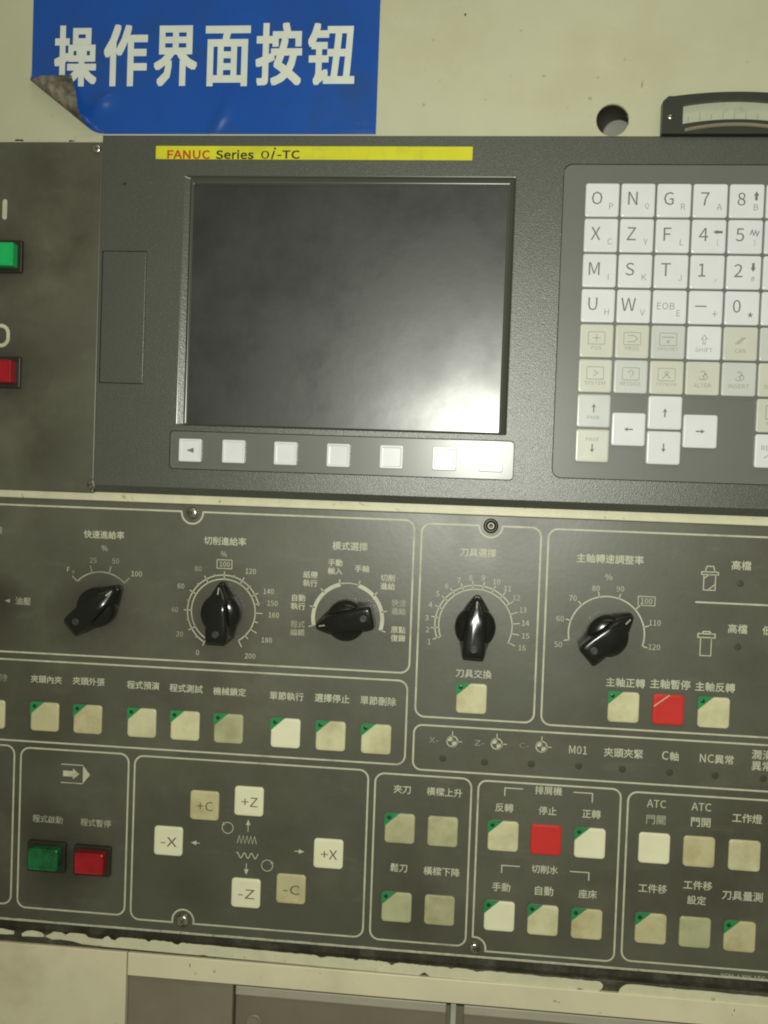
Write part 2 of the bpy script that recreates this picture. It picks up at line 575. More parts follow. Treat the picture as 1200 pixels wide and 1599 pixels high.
# bottom edge: dark channel, chipped flange, rail, side panel, bay
zpan0 = (P(0, 1430)[1] + P(1200, 1538)[1]) / 2             # lower edge of the operator panel
zfl1 = (P(200, 1464, 1)[1] + P(600, 1503, 1)[1] + P(1200, 1556, 1)[1]) / 3
zfl0 = (P(200, 1481, 1)[1] + P(600, 1520, 1)[1] + P(1200, 1573, 1)[1]) / 3
zr0 = (P(200, 1526, 2)[1] + P(480, 1547, 2)[1] + P(760, 1569, 2)[1]) / 3
plate('bottom_channel', XL, XR, zfl1 - 0.8 * MM, zpan0 + 2 * MM, -14, -4.0, 0.3, 0.3, 'grimy_metal', cab)
plate('flange_core', XL, XR, zfl0 + 0.25 * MM, zfl1, -14, 0.7, 0.3, 0.3, 'grimy_metal', cab)
xs_seam = (P(198, 1490, 2)[0] + P(197, 1590, 2)[0]) / 2
zlow = P(600, 1720, 2)[1]
plate('rail', xs_seam + 0.35 * MM, XR, zr0, zfl0 - 0.2 * MM, -14, 2.0, 0.4, 0.5, 'cream_lower', cab)
plate('side_panel', XL, xs_seam - 0.35 * MM, zlow, zfl0 - 0.2 * MM, -14, 2.0, 0.4, 0.5, 'cream_lower', cab)
plate('bay_back', xs_seam - 0.1 * MM, XR, zlow, zr0 - 0.05 * MM, -18, -12, 0.3, 0.3, 'bay_grey', cab)
xd0 = P(368, 1580, -6)[0]
plate('bay_liner', xs_seam + 0.4 * MM, xd0 - 0.8 * MM, zlow + 1 * MM, zr0 - 0.3 * MM, -12, -1.0, 0.3, 0.3, 'bay_grey', cab)


# paint on the flange: separate flakes with broken edges
def flake(top, bot):
    pts = [P(x, y, 1.1) for x, y in top] + [P(x, y, 1.1) for x, y in reversed(bot)]
    n = len(pts)
    v = [(x, -0.72 * MM, z) for x, z in pts] + [(x, -1.1 * MM, z) for x, z in pts]
    f = [(i, (i + 1) % n, (i + 1) % n + n, i + n) for i in range(n)]
    f.append(tuple(range(n, 2 * n)))
    cx = sum(p[0] for p in pts) / n
    cz = sum(p[1] for p in pts) / n
    loc = (cx, -0.72 * MM, cz)
    o = mesh_obj('paint_flake', shift(v, loc), f, 'cream_flange', cab, loc)
    # triangulate for safety (concave outline)
    bm = bmesh.new()
    bm.from_mesh(o.data)
    bmesh.ops.triangulate(bm, faces=bm.faces, ngon_method='EAR_CLIP')
    bm.to_mesh(o.data)
    bm.free()


def ytop(x):
    return 1446.5 + 0.0922 * x


def ybot(x):
    return 1463.5 + 0.0915 * x


flake([(-60, 1446), (-20, 1449), (4, 1450), (12, 1452), (22, 1454)], [(-60, 1452), (-20, 1457), (10, 1459), (22, 1459)])
flake([(34, 1458), (41, 1454), (50, 1453), (60, 1455), (66, 1457), (69, 1461)], [(35, 1462), (45, 1462), (60, 1463), (69, 1463)])
top = [(71, 1461.5), (78, 1458.5), (84, 1455), (92, 1456), (97, 1456.5), (102, 1460), (105, 1459), (109, 1457), (120, 1457.5), (133, 1459),
       (138, 1464), (148, 1466), (160, 1467), (164, 1463.5), (169, 1462), (174, 1467), (180, 1469), (184, 1465), (189, 1464),
       (205, 1465)]
bot = [(72, 1463), (82, 1467), (95, 1467), (115, 1470), (128, 1474), (140, 1475.5), (160, 1478), (205, 1482)]
x = 212
while x < 936:
    y = ytop(x) + random.uniform(-0.6, 0.6)
    for (nx, nw, nd) in ((232, 5, 4), (276, 8, 4), (502, 10, 3), (556, 5, 3), (612, 7, 5), (704, 6, 2.5), (745, 12, 3)):
        if abs(x - nx) < nw:
            y += nd * (1 - abs(x - nx) / nw)
    top.append((x, y))
    yb = ybot(x) - 0.2
    for (nx, nw, nd) in ((320, 5, 2), (663, 9, 6), (905, 6, 4)):
        if abs(x - nx) < nw:
            yb -= nd * (1 - abs(x - nx) / nw)
    bot.append((x, yb))
    x += 3 if x < 300 or 480 < x < 780 or x > 895 else 8
top += [(938, 1533.5), (942, 1538), (941, 1543), (935, 1548)]
flake(top, bot)
top, bot = [(966, 1551), (968, 1545), (973, 1540), (979, 1537.5)], [(970, 1552)]
x = 986
while x < 1300:
    top.append((x, ytop(x) + random.uniform(-0.5, 0.6)))
    bot.append((x, ybot(x) - 0.2))
    x += 9
flake(top, bot)
# small chips in the rail's paint, down to the metal
for (cx, cy, rx, rz) in ((297, 1507, 0.5, 3.0), (867, 1563, 2.0, 0.7), (873, 1565, 1.3, 0.6), (1147, 1578, 0.6, 1.7), (1144, 1585, 0.4, 0.9),
                         (335, 1495, 2.2, 0.5), (107, 1475, 0.5, 0.7)):
    pts = []
    c = P(cx, cy, 2)
    for k in range(11):
        a = 2 * math.pi * k / 11
        q = random.uniform(0.6, 1.1)
        pts.append((c[0] + rx * q * math.cos(a) * 0.5 * MM, c[1] + rz * q * math.sin(a) * 0.5 * MM))
    ink('paint_chip', [('fill', pts)], 2.0, 'grimy_metal', cab, lift=0.06)
for (cx, cy, rx, rz) in ((1003, 131, 0.7, 5.5), (727, 23, 1.3, 1.6), (30, 219, 7, 1.4), (112, 220, 4, 1.2), (980, 180, 0.8, 3.2), (981, 193, 0.7, 1.8)):
    pts = []
    c = P(cx, cy, hs)
    for k in range(13):
        a = 2 * math.pi * k / 13
        q = random.uniform(0.6, 1.1)
        pts.append((c[0] + rx * q * math.cos(a) * 0.5 * MM, c[1] + rz * q * math.sin(a) * 0.5 * MM))
    ink('paint_chip', [('fill', pts)], hs, 'grimy_metal' if cx != 1003 else 'bay_grey', cab, lift=0.06)

# ------------------------------------------------------------------ drawers in the bay below the rail
xdiv = P(708, 1585, -3)[0]
for k, (xa, xb, lab) in enumerate(((xd0, P(697, 1585, -6)[0], 'grey drawer front under the cream rail, between dark liner and pale divider bar'),
                                   (P(724, 1590, -6)[0], XR, 'long grey drawer front under the cream rail, beyond the pale divider bar'))):
    zt_ = zr0 - 3.6 * MM
    t = thing('drawer', lab, 'drawer', ((xa + xb) / 2, 0.006, zlow), 'drawers under the cream rail')
    plate('front_panel', xa, xb, zlow + 0.5 * MM, zt_ - 5.6 * MM, -11.9, -5.4, 0.4, 0.5, 'drawer_grey', t)
    plate('top_lip', xa, xb, zt_ - 5.5 * MM, zt_, -11.9, -4.0, 0.5, 0.8, 'drawer_lip', t)
    if k == 0:
        c = P(397, 1596, -5.4)
        ringp = [[((4.5 * MM * s) * math.cos(2 * math.pi * q / 28), -y_ * MM, (4.5 * MM * s) * math.sin(2 * math.pi * q / 28)) for q in range(28)]
                 for s, y_ in ((1.0, 0), (1.0, 0.5), (0.85, 0.9), (0.6, 0.5))]
        v, f = loft(ringp)
        mesh_obj('finger_pull', v, f, 'bay_grey', t, (c[0], 0.0054, c[1]))
plate('divider_bar', xdiv - 1.5 * MM, xdiv + 1.5 * MM, zlow, zr0 - 0.15 * MM, -12, -2.5, 0.3, 0.5, 'divider_metal', cab)

# ------------------------------------------------------------------ blue sign with its peeled corner
sx0 = (P(53, 0, 3.2)[0] + P(47, 110, 3.2)[0]) / 2 + 0.5 * MM
sx1 = (P(594, 0, 3.2)[0] + P(588, 205, 3.2)[0]) / 2
sz0 = P(400, 209.5, 3.2)[1]
sz1 = P(400, -40, 3.2)[1]
sign = thing('sign', 'blue vinyl sign with white Chinese characters and a peeled lower corner', 'sign', ((sx0 + sx1) / 2, -hs * MM - 0.0002, sz0))
# outermost line of the curl, from the free left edge to the bottom edge
A = Vector(P(40, 119, 3.2))
B = Vector(P(160, 217, 3.2))
dirv = (B - A).normalized()
nrm = Vector((dirv.y, -dirv.x))               # points to the peeled side (down-left)
if nrm.dot(Vector((sx0, sz0)) - A) < 0:
    nrm = -nrm
RCURL = 4.2 * MM
NX, NZ = 150, 70
vs, fs = [], []
pk1, pk2, pk3 = P(345, 185, 3.2), P(160, 160, 3.2), P(560, 200, 3.2)
for j in range(NZ + 1):
    for i in range(NX + 1):
        xx = sx0 + (sx1 - sx0) * (i / NX)
        zz = sz0 + (sz1 - sz0) * (j / NZ)
        lift = 0.0
        # lifted creases in the vinyl
        dx, dz = (xx - pk1[0]) * 1000, (zz - pk1[1]) * 1000
        u, w_ = dx * 0.85 + dz * -0.52, dx * 0.52 + dz * 0.85
        lift += 1.5 * math.exp(-(u / 3.2) ** 2 - (w_ / 9) ** 2)
        dx, dz = (xx - pk2[0]) * 1000, (zz - pk2[1]) * 1000
        lift += 2.2 * math.exp(-((dx * 0.8 + dz * 0.6) / 6) ** 2 - ((dz * 0.8 - dx * 0.6) / 4) ** 2)
        dx, dz = (xx - pk3[0]) * 1000, (zz - pk3[1]) * 1000
        lift += 0.6 * math.exp(-(dx / 12) ** 2 - (dz / 3) ** 2)
        lift += 0.12 * math.sin(xx * 190 + zz * 90) * max(0.0, 1 - (zz - sz0) / 0.03)
        p = Vector((xx, zz))
        s = (p - A).dot(nrm) + RCURL * 1.02      # distance past the start of the curl
        out = 0.00018 + max(0.0, lift) * MM
        if s > 0:
            ang = s / RCURL
            if ang < math.pi * 1.18:
                ns, hh = RCURL * math.sin(ang), RCURL * (1 - math.cos(ang))
            else:
                a_ = math.pi * 1.18
                rest = s - RCURL * a_
                ns = RCURL * math.sin(a_) + rest * math.cos(a_)
                hh = RCURL * (1 - math.cos(a_)) + rest * math.sin(a_)
                hh = max(hh, 0.001 + 0.0002)
            p = p + nrm * (ns - s)
            along = (Vector((xx, zz)) - A).dot(dirv) * 1000
            hh += 0.00035 * math.sin(along * 0.9 + s * 700) * min(1.0, s / 0.006) + 0.0005 * math.sin(along * 0.33 + 1.0) * min(1.0, s / 0.01)
            hh = max(hh, 0.0)
            out = 0.00018 + hh + max(0.0, lift) * MM * 0.3
        vs.append((p.x, -hs * MM - out, p.y))
for j in range(NZ):
    for i in range(NX):
        a = j * (NX + 1) + i
        fs.append((a, a + 1, a + NX + 2, a + NX + 1))
loc = ((sx0 + sx1) / 2, -hs * MM, (sz0 + sz1) / 2)
me = bpy.data.meshes.new('vinyl_sheet')
me.from_pydata(shift(vs, loc), [], fs)
me.polygons.foreach_set('use_smooth', [True] * len(me.polygons))
# one vinyl, two faces: blue print in front, dirty adhesive behind
sm = bpy.data.materials.new('sign_vinyl')
sm.use_nodes = True
nt = sm.node_tree
for n_ in list(nt.nodes):
    nt.nodes.remove(n_)


def copy_branch(src, nt):
    mp = {}
    for n_ in src.node_tree.nodes:
        if n_.type == 'OUTPUT_MATERIAL':
            continue
        c = nt.nodes.new(n_.bl_idname)
        for a in ('data_type', 'operation', 'blend_type'):
            if hasattr(n_, a):
                try:
                    setattr(c, a, getattr(n_, a))
                except Exception:
                    pass
        for i_, s_ in enumerate(n_.inputs):
            if hasattr(s_, 'default_value') and i_ < len(c.inputs):
                try:
                    c.inputs[i_].default_value = s_.default_value
                except Exception:
                    pass
        mp[n_.name] = c
    for l_ in src.node_tree.links:
        if l_.to_node.type == 'OUTPUT_MATERIAL':
            continue
        fi = list(l_.from_node.outputs).index(l_.from_socket)
        ti = list(l_.to_node.inputs).index(l_.to_socket)
        nt.links.new(mp[l_.from_node.name].outputs[fi], mp[l_.to_node.name].inputs[ti])
    return mp['Principled BSDF']


b1 = copy_branch(MATS['sign_blue'], nt)
b2 = copy_branch(MATS['sign_back'], nt)
gg = nt.nodes.new('ShaderNodeNewGeometry')
mx = nt.nodes.new('ShaderNodeMixShader')
outn = nt.nodes.new('ShaderNodeOutputMaterial')
nt.links.new(gg.outputs['Backfacing'], mx.inputs[0])
nt.links.new(b1.outputs[0], mx.inputs[1])
nt.links.new(b2.outputs[0], mx.inputs[2])
nt.links.new(mx.outputs[0], outn.inputs[0])
me.materials.append(sm)
vo = link(bpy.data.objects.new('vinyl_sheet', me), sign, loc)
for ch, cx_, cy_, w_, h_ in (('操', 119, 88, 66, 92), ('作', 197, 87, 67, 93), ('界', 275, 88, 66, 91), ('面', 356, 88, 68, 90), ('按', 436, 85, 69, 93), ('钮', 518, 85, 70, 92)):
    k_ = (D - 0.0032) / F * 1000
    text(ch, cx_, cy_, hs, 'sign_white', sign, cap=h_ * k_, width=w_ * k_, name='character', bold=0.024, lift=0.42)

# ------------------------------------------------------------------ panel meter at the top
hm = 3.0
mx0, my_ = P(1035, 180, 9)[0], 0
mx1 = P(1300, 180, 9)[0]
meter = thing('panel_meter', 'black panel meter with an arched clear window over a pale scale', 'meter', ((mx0 + mx1) / 2, -hm * MM, P(1150, 215, hm)[1]))
mxc = P(1153, 150, 9)[0]
ztop = P(1035, 150, 9)[1]
zpk = P(1145, 143, 9)[1]
zbt = P(1150, 208.5, 9)[1]


def arch(x, base, peak, half):
    t_ = (x - mxc) / half
    return base + (peak - base) * max(0.0, 1 - t_ * t_)


half = 38 * MM
xr_ = mxc + (mxc - mx0)
out_ = [(mx0, zbt), (xr_, zbt)]
N_ = 28
for k in range(N_ + 1):
    xx = xr_ + (mx0 - xr_) * k / N_
    zz = arch(xx, ztop, zpk, 32 * MM)
    e = min(xx - mx0, xr_ - xx)
    if e < 2.5 * MM:
        zz -= 2.5 * MM - math.sqrt(max(0, (2.5 * MM) ** 2 - (2.5 * MM - e) ** 2))
    out_.append((xx, zz))
wx0 = P(1067, 175, 9)[0]
wx1 = mxc + (mxc - wx0)
zw1, zw1p = P(1067, 163, 9)[1], P(1145, 155, 9)[1]
zw0, zw0p = P(1067, 194, 9)[1], P(1145, 186, 9)[1]
win = []
for k in range(21):
    xx = wx0 + (wx1 - wx0) * k / 20
    win.append((xx, arch(xx, zw0, zw0p, 28 * MM)))
for k in range(21):
    xx = wx1 + (wx0 - wx1) * k / 20
    win.append((xx, arch(xx, zw1, zw1p, 28 * MM)))
hf_ = 9.0
fr = fill_loops([out_, win], -hf_ * MM)
sides = loft([[(x, -hf_ * MM, z) for x, z in out_], [(x, -(hm + 0.1) * MM, z) for x, z in out_]], cap1=False)
inner = loft([[(x, -hf_ * MM, z) for x, z in win], [(x, -5.2 * MM, z) for x, z in win]], cap1=False)
v, f = merge(fr, sides, inner)
loc = ((mx0 + xr_) / 2, -hm * MM, (ztop + zbt) / 2)
mesh_obj('housing', shift(v, loc), f, 'meter_black', meter, loc)
sc_ = [(x, -5.4 * MM, z) for x, z in win]
loc = ((mx0 + xr_) / 2, -5.4 * MM, (zw0 + zw1) / 2)
mesh_obj('scale_plate', shift(sc_, loc), [tuple(range(len(sc_)))], 'meter_scale', meter, loc)
for k in range(9):
    xx = wx0 + (wx1 - wx0) * (k + 0.6) / 9.4
    za = arch(xx, zw0, zw0p, 28 * MM) + 1.6 * MM
    ink('scale_tick', [([(xx, za), (xx, za + (4.2 if k % 2 else 2.8) * MM)], 0.25, False)], 5.45, 'key_print_light', meter, lift=0.1)
# clear window with thickness, and the arched hump of clear plastic below it
cl = [(x, -8.0 * MM, z) for x, z in win] + [(x, -8.8 * MM, z) for x, z in win]
n_ = len(win)
f = [(i, (i + 1) % n_, (i + 1) % n_ + n_, i + n_) for i in range(n_)] + [tuple(reversed(range(n_))), tuple(range(n_, 2 * n_))]
loc = ((mx0 + xr_) / 2, -8.4 * MM, (zw0 + zw1) / 2)
mesh_obj('clear_window', shift(cl, loc), f, 'meter_clear', meter, loc)
rib, prof = [], []
for k in range(25):
    xx = wx0 + 1 * MM + (wx1 - wx0 - 2 * MM) * k / 24
    zz = arch(xx, zw0 - 3.4 * MM, zw0p - 2.6 * MM, 28 * MM)
    rib.append([(xx, -hf_ * MM, zz - 1.0 * MM), (xx, -(hf_ + 0.8) * MM, zz - 0.7 * MM), (xx, -(hf_ + 1.0) * MM, zz), (xx, -(hf_ + 0.8) * MM, zz + 0.7 * MM), (xx, -hf_ * MM, zz + 1.0 * MM)])
v = [p for r in rib for p in r]
f = []
for i in range(24):
    for k in range(4):
        f.append((i * 5 + k, i * 5 + k + 1, i * 5 + k + 6, i * 5 + k + 5))
loc = ((mx0 + xr_) / 2, -hf_ * MM, zw0 - 3 * MM)
mesh_obj('window_rib', shift(v, loc), f, 'drawer_grey', meter, loc, True)


# ------------------------------------------------------------------ screws
def dome_screw(px, py, h, r, parent, socket=False, slot_angle=20):
    c = P(px, py, h)
    prof = ((1.0, 0.0), (1.0, 0.25), (0.92, 0.62), (0.74, 0.86), (0.5, 1.0), (0.0, 1.06)) if not socket else \
        ((1.0, 0.0), (1.0, 0.55), (0.9, 0.75), (0.62, 0.80), (0.55, 0.5), (0.0, 0.35))
    n_ = 24
    rings = [[(r * k_ * math.cos(2 * math.pi * q / n_) * MM, -hh * r * 0.55 * MM, r * k_ * math.sin(2 * math.pi * q / n_) * MM) for q in range(n_)] for k_, hh in prof[:-1]]
    v, f = loft(rings)
    s = mesh_obj('screw', v, f, 'screw_steel' if not socket else 'screw_dark', parent, (c[0], -h * MM, c[1]), True)
    if not socket:
        a = math.radians(slot_angle)
        polys = []
        for da in (0, math.pi / 2):
            ux, uz = math.cos(a + da) * r * 0.42 * MM, math.sin(a + da) * r * 0.42 * MM
            polys.append(([(c[0] - ux, c[1] - uz), (c[0] + ux, c[1] + uz)], r * 0.13, False))
        # recess of the cross slot
        ink('cross_slot', polys, h + r * 0.55 * 1.0, 'groove', s, lift=0.03)
    else:
        cc = [(c[0] + r * 0.36 * MM * math.cos(2 * math.pi * q / 20), c[1] + r * 0.36 * MM * math.sin(2 * math.pi * q / 20)) for q in range(20)]
        ink('socket_ring', [(cc, r * 0.16, True)], h + r * 0.55 * 0.8, 'worn_edge', s, lift=0.1)
    # dark washer of grime under the head
    return s


# ------------------------------------------------------------------ power panel on the left
hp = 5.0
px1 = (P(157, 222, hp)[0] + P(151, 766, hp)[0]) / 2
pz1 = P(80, 221.5, hp)[1]
pz0 = P(80, 767, hp)[1]
px0 = P(-110, 500, hp)[0]
power = thing('power_panel', 'dark olive plate with green and red power buttons marked I and O', 'panel', ((px0 + px1) / 2, 0.0, pz0))
plate('plate', px0, px1 - 0.25 * MM, pz0, pz1, -6, hp, 0.4, 0.5, 'power_film', power)
dome_screw(152, 233, hp, 2.5, power, slot_angle=35)
dome_screw(144, 756, hp, 2.7, power, slot_angle=10)
c = P(8, 327, hp)
ink('legend', [('fill', rrect(2.7 * MM, 11.2 * MM, 1.3 * MM, 5, c[0], c[1]))], hp, 'print_cream', power)
ca = P(3, 524, hp)
ink('legend', [([(p[0], p[1]) for p in rrect(8.6 * MM, 11.0 * MM, 4.2 * MM, 7, ca[0] - 0.5 * MM, ca[1])], 2.0, True)], hp, 'print_cream', power)


def lens_button(px, py, h, w, hh, lens, parent, rise=9.0, name='push_button'):
    c = P(px, py, h + rise)            # the pixel is that of the lens face
    v, f = plate_data((w + 5) * MM, (hh + 5) * MM, 0, 2.2 * MM, 1.0 * MM, 0.6 * MM)
    b = mesh_obj(name, v, f, 'black_housing', parent, (c[0], -h * MM, c[1]))
    rings = []
    for (sw, sh, y_) in ((0, 0, 2.2), (0.0, 0.0, rise - 1.2), (0.5, 0.5, rise - 0.3), (1.2, 1.2, rise), (3.0, 3.0, rise - 0.35)):
        rings.append([(x, -y_ * MM, z) for x, z in rrect((w - sw) * MM, (hh - sh) * MM, 0.9 * MM, 3)])
    v, f = loft(rings)
    mesh_obj('lens', v, f, lens, b, (c[0], -h * MM, c[1]))
    return b


b = lens_button(0, 396, hp, 14.5, 13.0, 'lens_green_bright', power, 8)
b['label'] = 'green rectangular power-on push button under the mark I'
b = lens_button(-1.5, 579, hp, 13.5, 12.6, 'lens_red', power, 8)
b['label'] = 'red rectangular power-off push button under the mark O'

# ------------------------------------------------------------------ control unit with screen and keypad
hu = 6.5
ux0 = px1 + 0.05 * MM
ux1 = P(1330, 500, hu)[0]
uz1 = (P(200, 214, hu)[1] + P(900, 208.5, hu)[1]) / 2
uz0 = (P(700, 777, hu)[1] + P(900, 784, hu)[1]) / 2
unit = thing('control_unit', 'grey machine control unit with dark screen, soft keys and white letter keypad', 'control unit', ((ux0 + ux1) / 2, 0.0, uz0))
sc = rect_px((302, 289), (795, 288), (778, 673), (294, 664), 2.5)
so = rect_px((287, 275), (806, 274.5), (792.5, 683), (276, 661), hu)
sk = rect_px((266, 673.5), (804, 688.5), (801, 750), (265.5, 731), hu)
kp = list(rect_px((882.5, 258), (1330, 257), (1330, 763), (861.5, 744), hu))
kp[1] = ux1 - 6 * MM
cv = rect_px((157.5, 392), (229, 393), (223, 599), (154, 597), hu)


def lp(r, rad, grow=0.0):
    return rrect(r[1] - r[0] + 2 * grow, r[3] - r[2] + 2 * grow, rad, 5, (r[0] + r[1]) / 2, (r[2] + r[3]) / 2)


ch = 4.0 * MM
outline = [(ux0 + 0.5 * MM, uz0), (ux1, uz0), (ux1, uz1 - 0.8 * MM), (ux0 + 0.5 * MM, uz1 - 0.8 * MM)]
gap = 0.30 * MM
loops = [outline, lp(so, 1.0 * MM, 0.0), lp(sk, 2.2 * MM, gap), lp(kp, 4.5 * MM, gap), lp([cv[0] + 0.9 * MM, cv[1], cv[2], cv[3]], 0.6 * MM, gap)]
fr = fill_loops(loops, -hu * MM)
parts = [fr]
# outer sides: thin left edge, rounded top, wide lower chamfer
b0 = [(ux0, uz0 - ch), (ux1, uz0 - ch), (ux1, uz1), (ux0, uz1)]
y_f, y_m, y_b = -hu * MM, -(hu - 0.8) * MM, 0.004
ring_f = [(x, y_f, z) for x, z in outline]
ring_m = [(b0[0][0], -(hu - 3.4) * MM, b0[0][1]), (b0[1][0], -(hu - 3.4) * MM, b0[1][1]), (b0[2][0], y_m, b0[2][1]), (b0[3][0], y_m, b0[3][1])]
ring_b = [(x, y_b, z) for x, z in b0]
parts.append(loft([ring_f, ring_m, ring_b]))
for r_, rad in ((sk, 2.2 * MM), (kp, 4.5 * MM), ([cv[0] + 0.9 * MM, cv[1], cv[2], cv[3]], 0.6 * MM)):
    l0 = lp(r_, rad, gap)
    parts.append(loft([[(x, -hu * MM, z) for x, z in l0], [(x, -3.0 * MM, z) for x, z in l0]]))
v, f = merge(*parts)
loc = ((ux0 + ux1) / 2, 0.0, (uz0 + uz1) / 2)
mesh_obj('casing', shift(v, loc), f, 'unit_plastic', unit, loc)
# sloping bezel round the screen
sc_out = lp(so, 1.0 * MM, 0.0)
prof_ = ((0.0, 0.0, hu), (0.08, 0.06, hu - 0.10), (0.12, 0.09, hu - 0.35), (0.30, 0.70, hu - 1.5), (0.70, 0.78, 3.62), (0.74, 0.81, 3.48),
         (0.86, 0.89, 3.34), (0.90, 0.91, 2.7), (1.0, 1.0, 2.45))
rings = []
for (t_, tl, hh) in prof_:
    r_ = [so[i] + (sc[i] - so[i]) * (tl if i == 0 else t_) for i in range(4)]
    rings.append([(x, -hh * MM, z) for x, z in lp(r_, (1.0 - 0.6 * t_) * MM)])
loc = ((so[0] + so[1]) / 2, 0.0, (so[2] + so[3]) / 2)
bez = None
for (nm, a_, b_, mt) in (('screen_bezel', 1, 5, 'unit_bezel'), ('bezel_rim', 0, 1, 'bezel_lip'), ('bezel_lip', 5, 8, 'bezel_lip')):
    v, f = loft(rings[a_:b_ + 1], cap1=False)
    o_ = mesh_obj(nm, shift(v, loc), f, mt, bez or unit, loc)
    bez = bez or o_
scr = plate('screen', sc[0] - 0.8 * MM, sc[1] + 0.8 * MM, sc[2] - 0.8 * MM, sc[3] + 0.8 * MM, 0.5, 2.4, 0.4, 0.1, 'screen_glass', unit)
scr['label'] = 'dark switched-off display with a flash glare'
plate('blank_cover', cv[0] + 1.0 * MM, cv[1], cv[2], cv[3], 3.05, hu + 0.1, 0.6, 0.35, 'unit_plastic', unit)
c = P(195, 287, hu)
ink('moulding_mark', [('fill', [(c[0] + 1.1 * MM * math.cos(k * math.pi / 4), c[1] + 0.8 * MM * math.sin(k * math.pi / 4)) for k in range(8)])], hu, 'groove', unit, lift=0.05)
# yellow name strip
ns = rect_px((244, 229), (738.5, 228.5), (738.5, 249.5), (244, 250), hu)
strip = plate('name_strip', *ns, hu + 0.03, hu + 0.5, 0.3, 0.15, 'name_yellow', unit)
text('FANUC', 295, 241.5, hu + 0.5, 'print_red', strip, cap=4.5, width=23.5, bold=0.03)
text('Series', 367, 241.5, hu + 0.5, 'print_black', strip, cap=4.6, width=20.5, bold=0.03)
text('0', 414.5, 241.8, hu + 0.5, 'print_black', strip, cap=4.3, width=4.6, bold=0.005)
text('i', 427.5, 239.5, hu + 0.5, 'print_black', strip, cap=6.0, width=2.4, bold=0.02, shear=0.35)
text('-TC', 451, 241.5, hu + 0.5, 'print_black', strip, cap=4.3, width=12.0, bold=0.03)

# soft key strip
film = plate('softkey_film', *sk, 3.05, hu - 0.05, 2.0, 0.25, 'softkey_film', unit)
kd = bpy.data.meshes.new('soft_key')
v, f = plate_data(12.6 * MM, 12.6 * MM, 0, 2.0 * MM, 0.8 * MM, 0.7 * MM, dish=0.0)
# a ledge round a slightly lower field, as on a moulded key
rings = []
for (ins, y_) in ((0, 0), (0, 1.2), (0.2, 1.6), (0.6, 1.8), (1.9, 1.8), (2.4, 1.35), (3.0, 1.3)):
    rings.append([(x, -y_ * MM, z) for x, z in rrect((12.6 - 2 * ins * 0.55) * MM, (12.6 - 2 * ins * 0.55) * MM, 0.8 * MM, 4)])
v, f = loft(rings, cap0=True)
kd.from_pydata(v, [], f)
kd.materials.append(MATS['key_white'])
for i, (kx, ky) in enumerate(((297, 703), (365, 705), (446, 708), (528.5, 711), (611.5, 713.5), (694, 716), (767, 718))):
    c = P(kx, ky, hu + 1.5)
    o = share('soft_key', kd, unit, (c[0], -(hu - 0.02) * MM, c[1]))
    if i == 0:
        o['label'] = 'soft key printed with a left-pointing triangle'
        ink('legend', [('fill', [(c[0] - 2.2 * MM, c[1]), (c[0] + 2.0 * MM, c[1] - 1.4 * MM), (c[0] + 2.0 * MM, c[1] + 1.4 * MM)])], hu + 1.30, 'key_print', o, lift=0.08)

# keypad
kfilm = plate('keypad_film', *kp, 3.05, hu - 0.05, 4.4, 0.25, 'keypad_film', unit)
HK = hu + 2.2
k00 = P(941, 312, HK)
k51 = P(1167.5, 312, HK)
k07 = P(919, 695, HK)
pitch_x = (k51[0] - k00[0]) / 4
pitch_z = (k00[1] - k07[1]) / 7
pitch = (pitch_x + pitch_z) / 2
KS = pitch - 0.95 * MM
kmesh = bpy.data.meshes.new('key')
rings = []
for (ins, y_) in ((0, 0), (0, 1.5), (0.08, 1.8), (0.28, 2.04), (0.6, 2.16), (0.95, 2.2), (3.0, 2.18), (5.0, 2.17)):
    s_ = KS - 2 * ins * MM
    rings.append([(x, -y_ * MM, z) for x, z in rrect(s_, s_, (1.2 - 0.15 * ins) * MM, 5)])
v, f = loft(rings, cap0=True)
kmesh.from_pydata(v, [], f)
kmesh.materials.append(MATS['key_white'])


def key(col, row, material='key_white'):
    x_ = k00[0] + col * pitch
    z_ = k00[1] - row * pitch
    o = share('key', kmesh, unit, (x_, -(hu - 0.03) * MM, z_), material)
    return o, x_, z_


LT = hu - 0.03 + 2.12
main = ['ONG78', 'XZF45', 'MST12', 'UW_-0']
sub = ['PQRAB', 'CYL[]', 'IKJ,#', 'HVE+*']
for r_ in range(4):
    for c_ in range(6):
        o, x_, z_ = key(c_, r_)
        if c_ == 5:
            text('963.'[r_], 0, 0, LT, 'key_print', o, cap=6.0, xz=(x_ - 2.5 * MM, z_ + 1.6 * MM))
            continue
        mch, sch = main[r_][c_], sub[r_][c_]
        light = 'key_print_light'
        if mch == '_':
            text('EOB', 0, 0, LT, 'key_print_light', o, cap=3.6, width=9.0, xz=(x_ - 1.9 * MM, z_ + 0.4 * MM))
        elif mch == '-':
            ink('legend', [([(x_ - 5.4 * MM, z_ + 0.6 * MM), (x_ + 0.4 * MM, z_ + 0.6 * MM)], 0.6, False)], LT, 'key_print', o, lift=0.16)
        else:
            text(mch, 0, 0, LT, 'key_print', o, cap=6.7, xz=(x_ - 2.7 * MM, z_ + 0.9 * MM), bold=0.0)
        if sch not in ',*':
            text(sch, 0, 0, LT, light, o, cap=3.2 if sch not in '+#' else 2.8, xz=(x_ + 4.6 * MM, z_ - 3.2 * MM), bold=0.0)
        elif sch == ',':
            text(',', 0, 0, LT, light, o, cap=1.3, xz=(x_ + 4.2 * MM, z_ - 4.4 * MM))
        else:
            text('*', 0, 0, LT, 'key_print', o, cap=2.6, xz=(x_ + 4.2 * MM, z_ - 3.4 * MM))


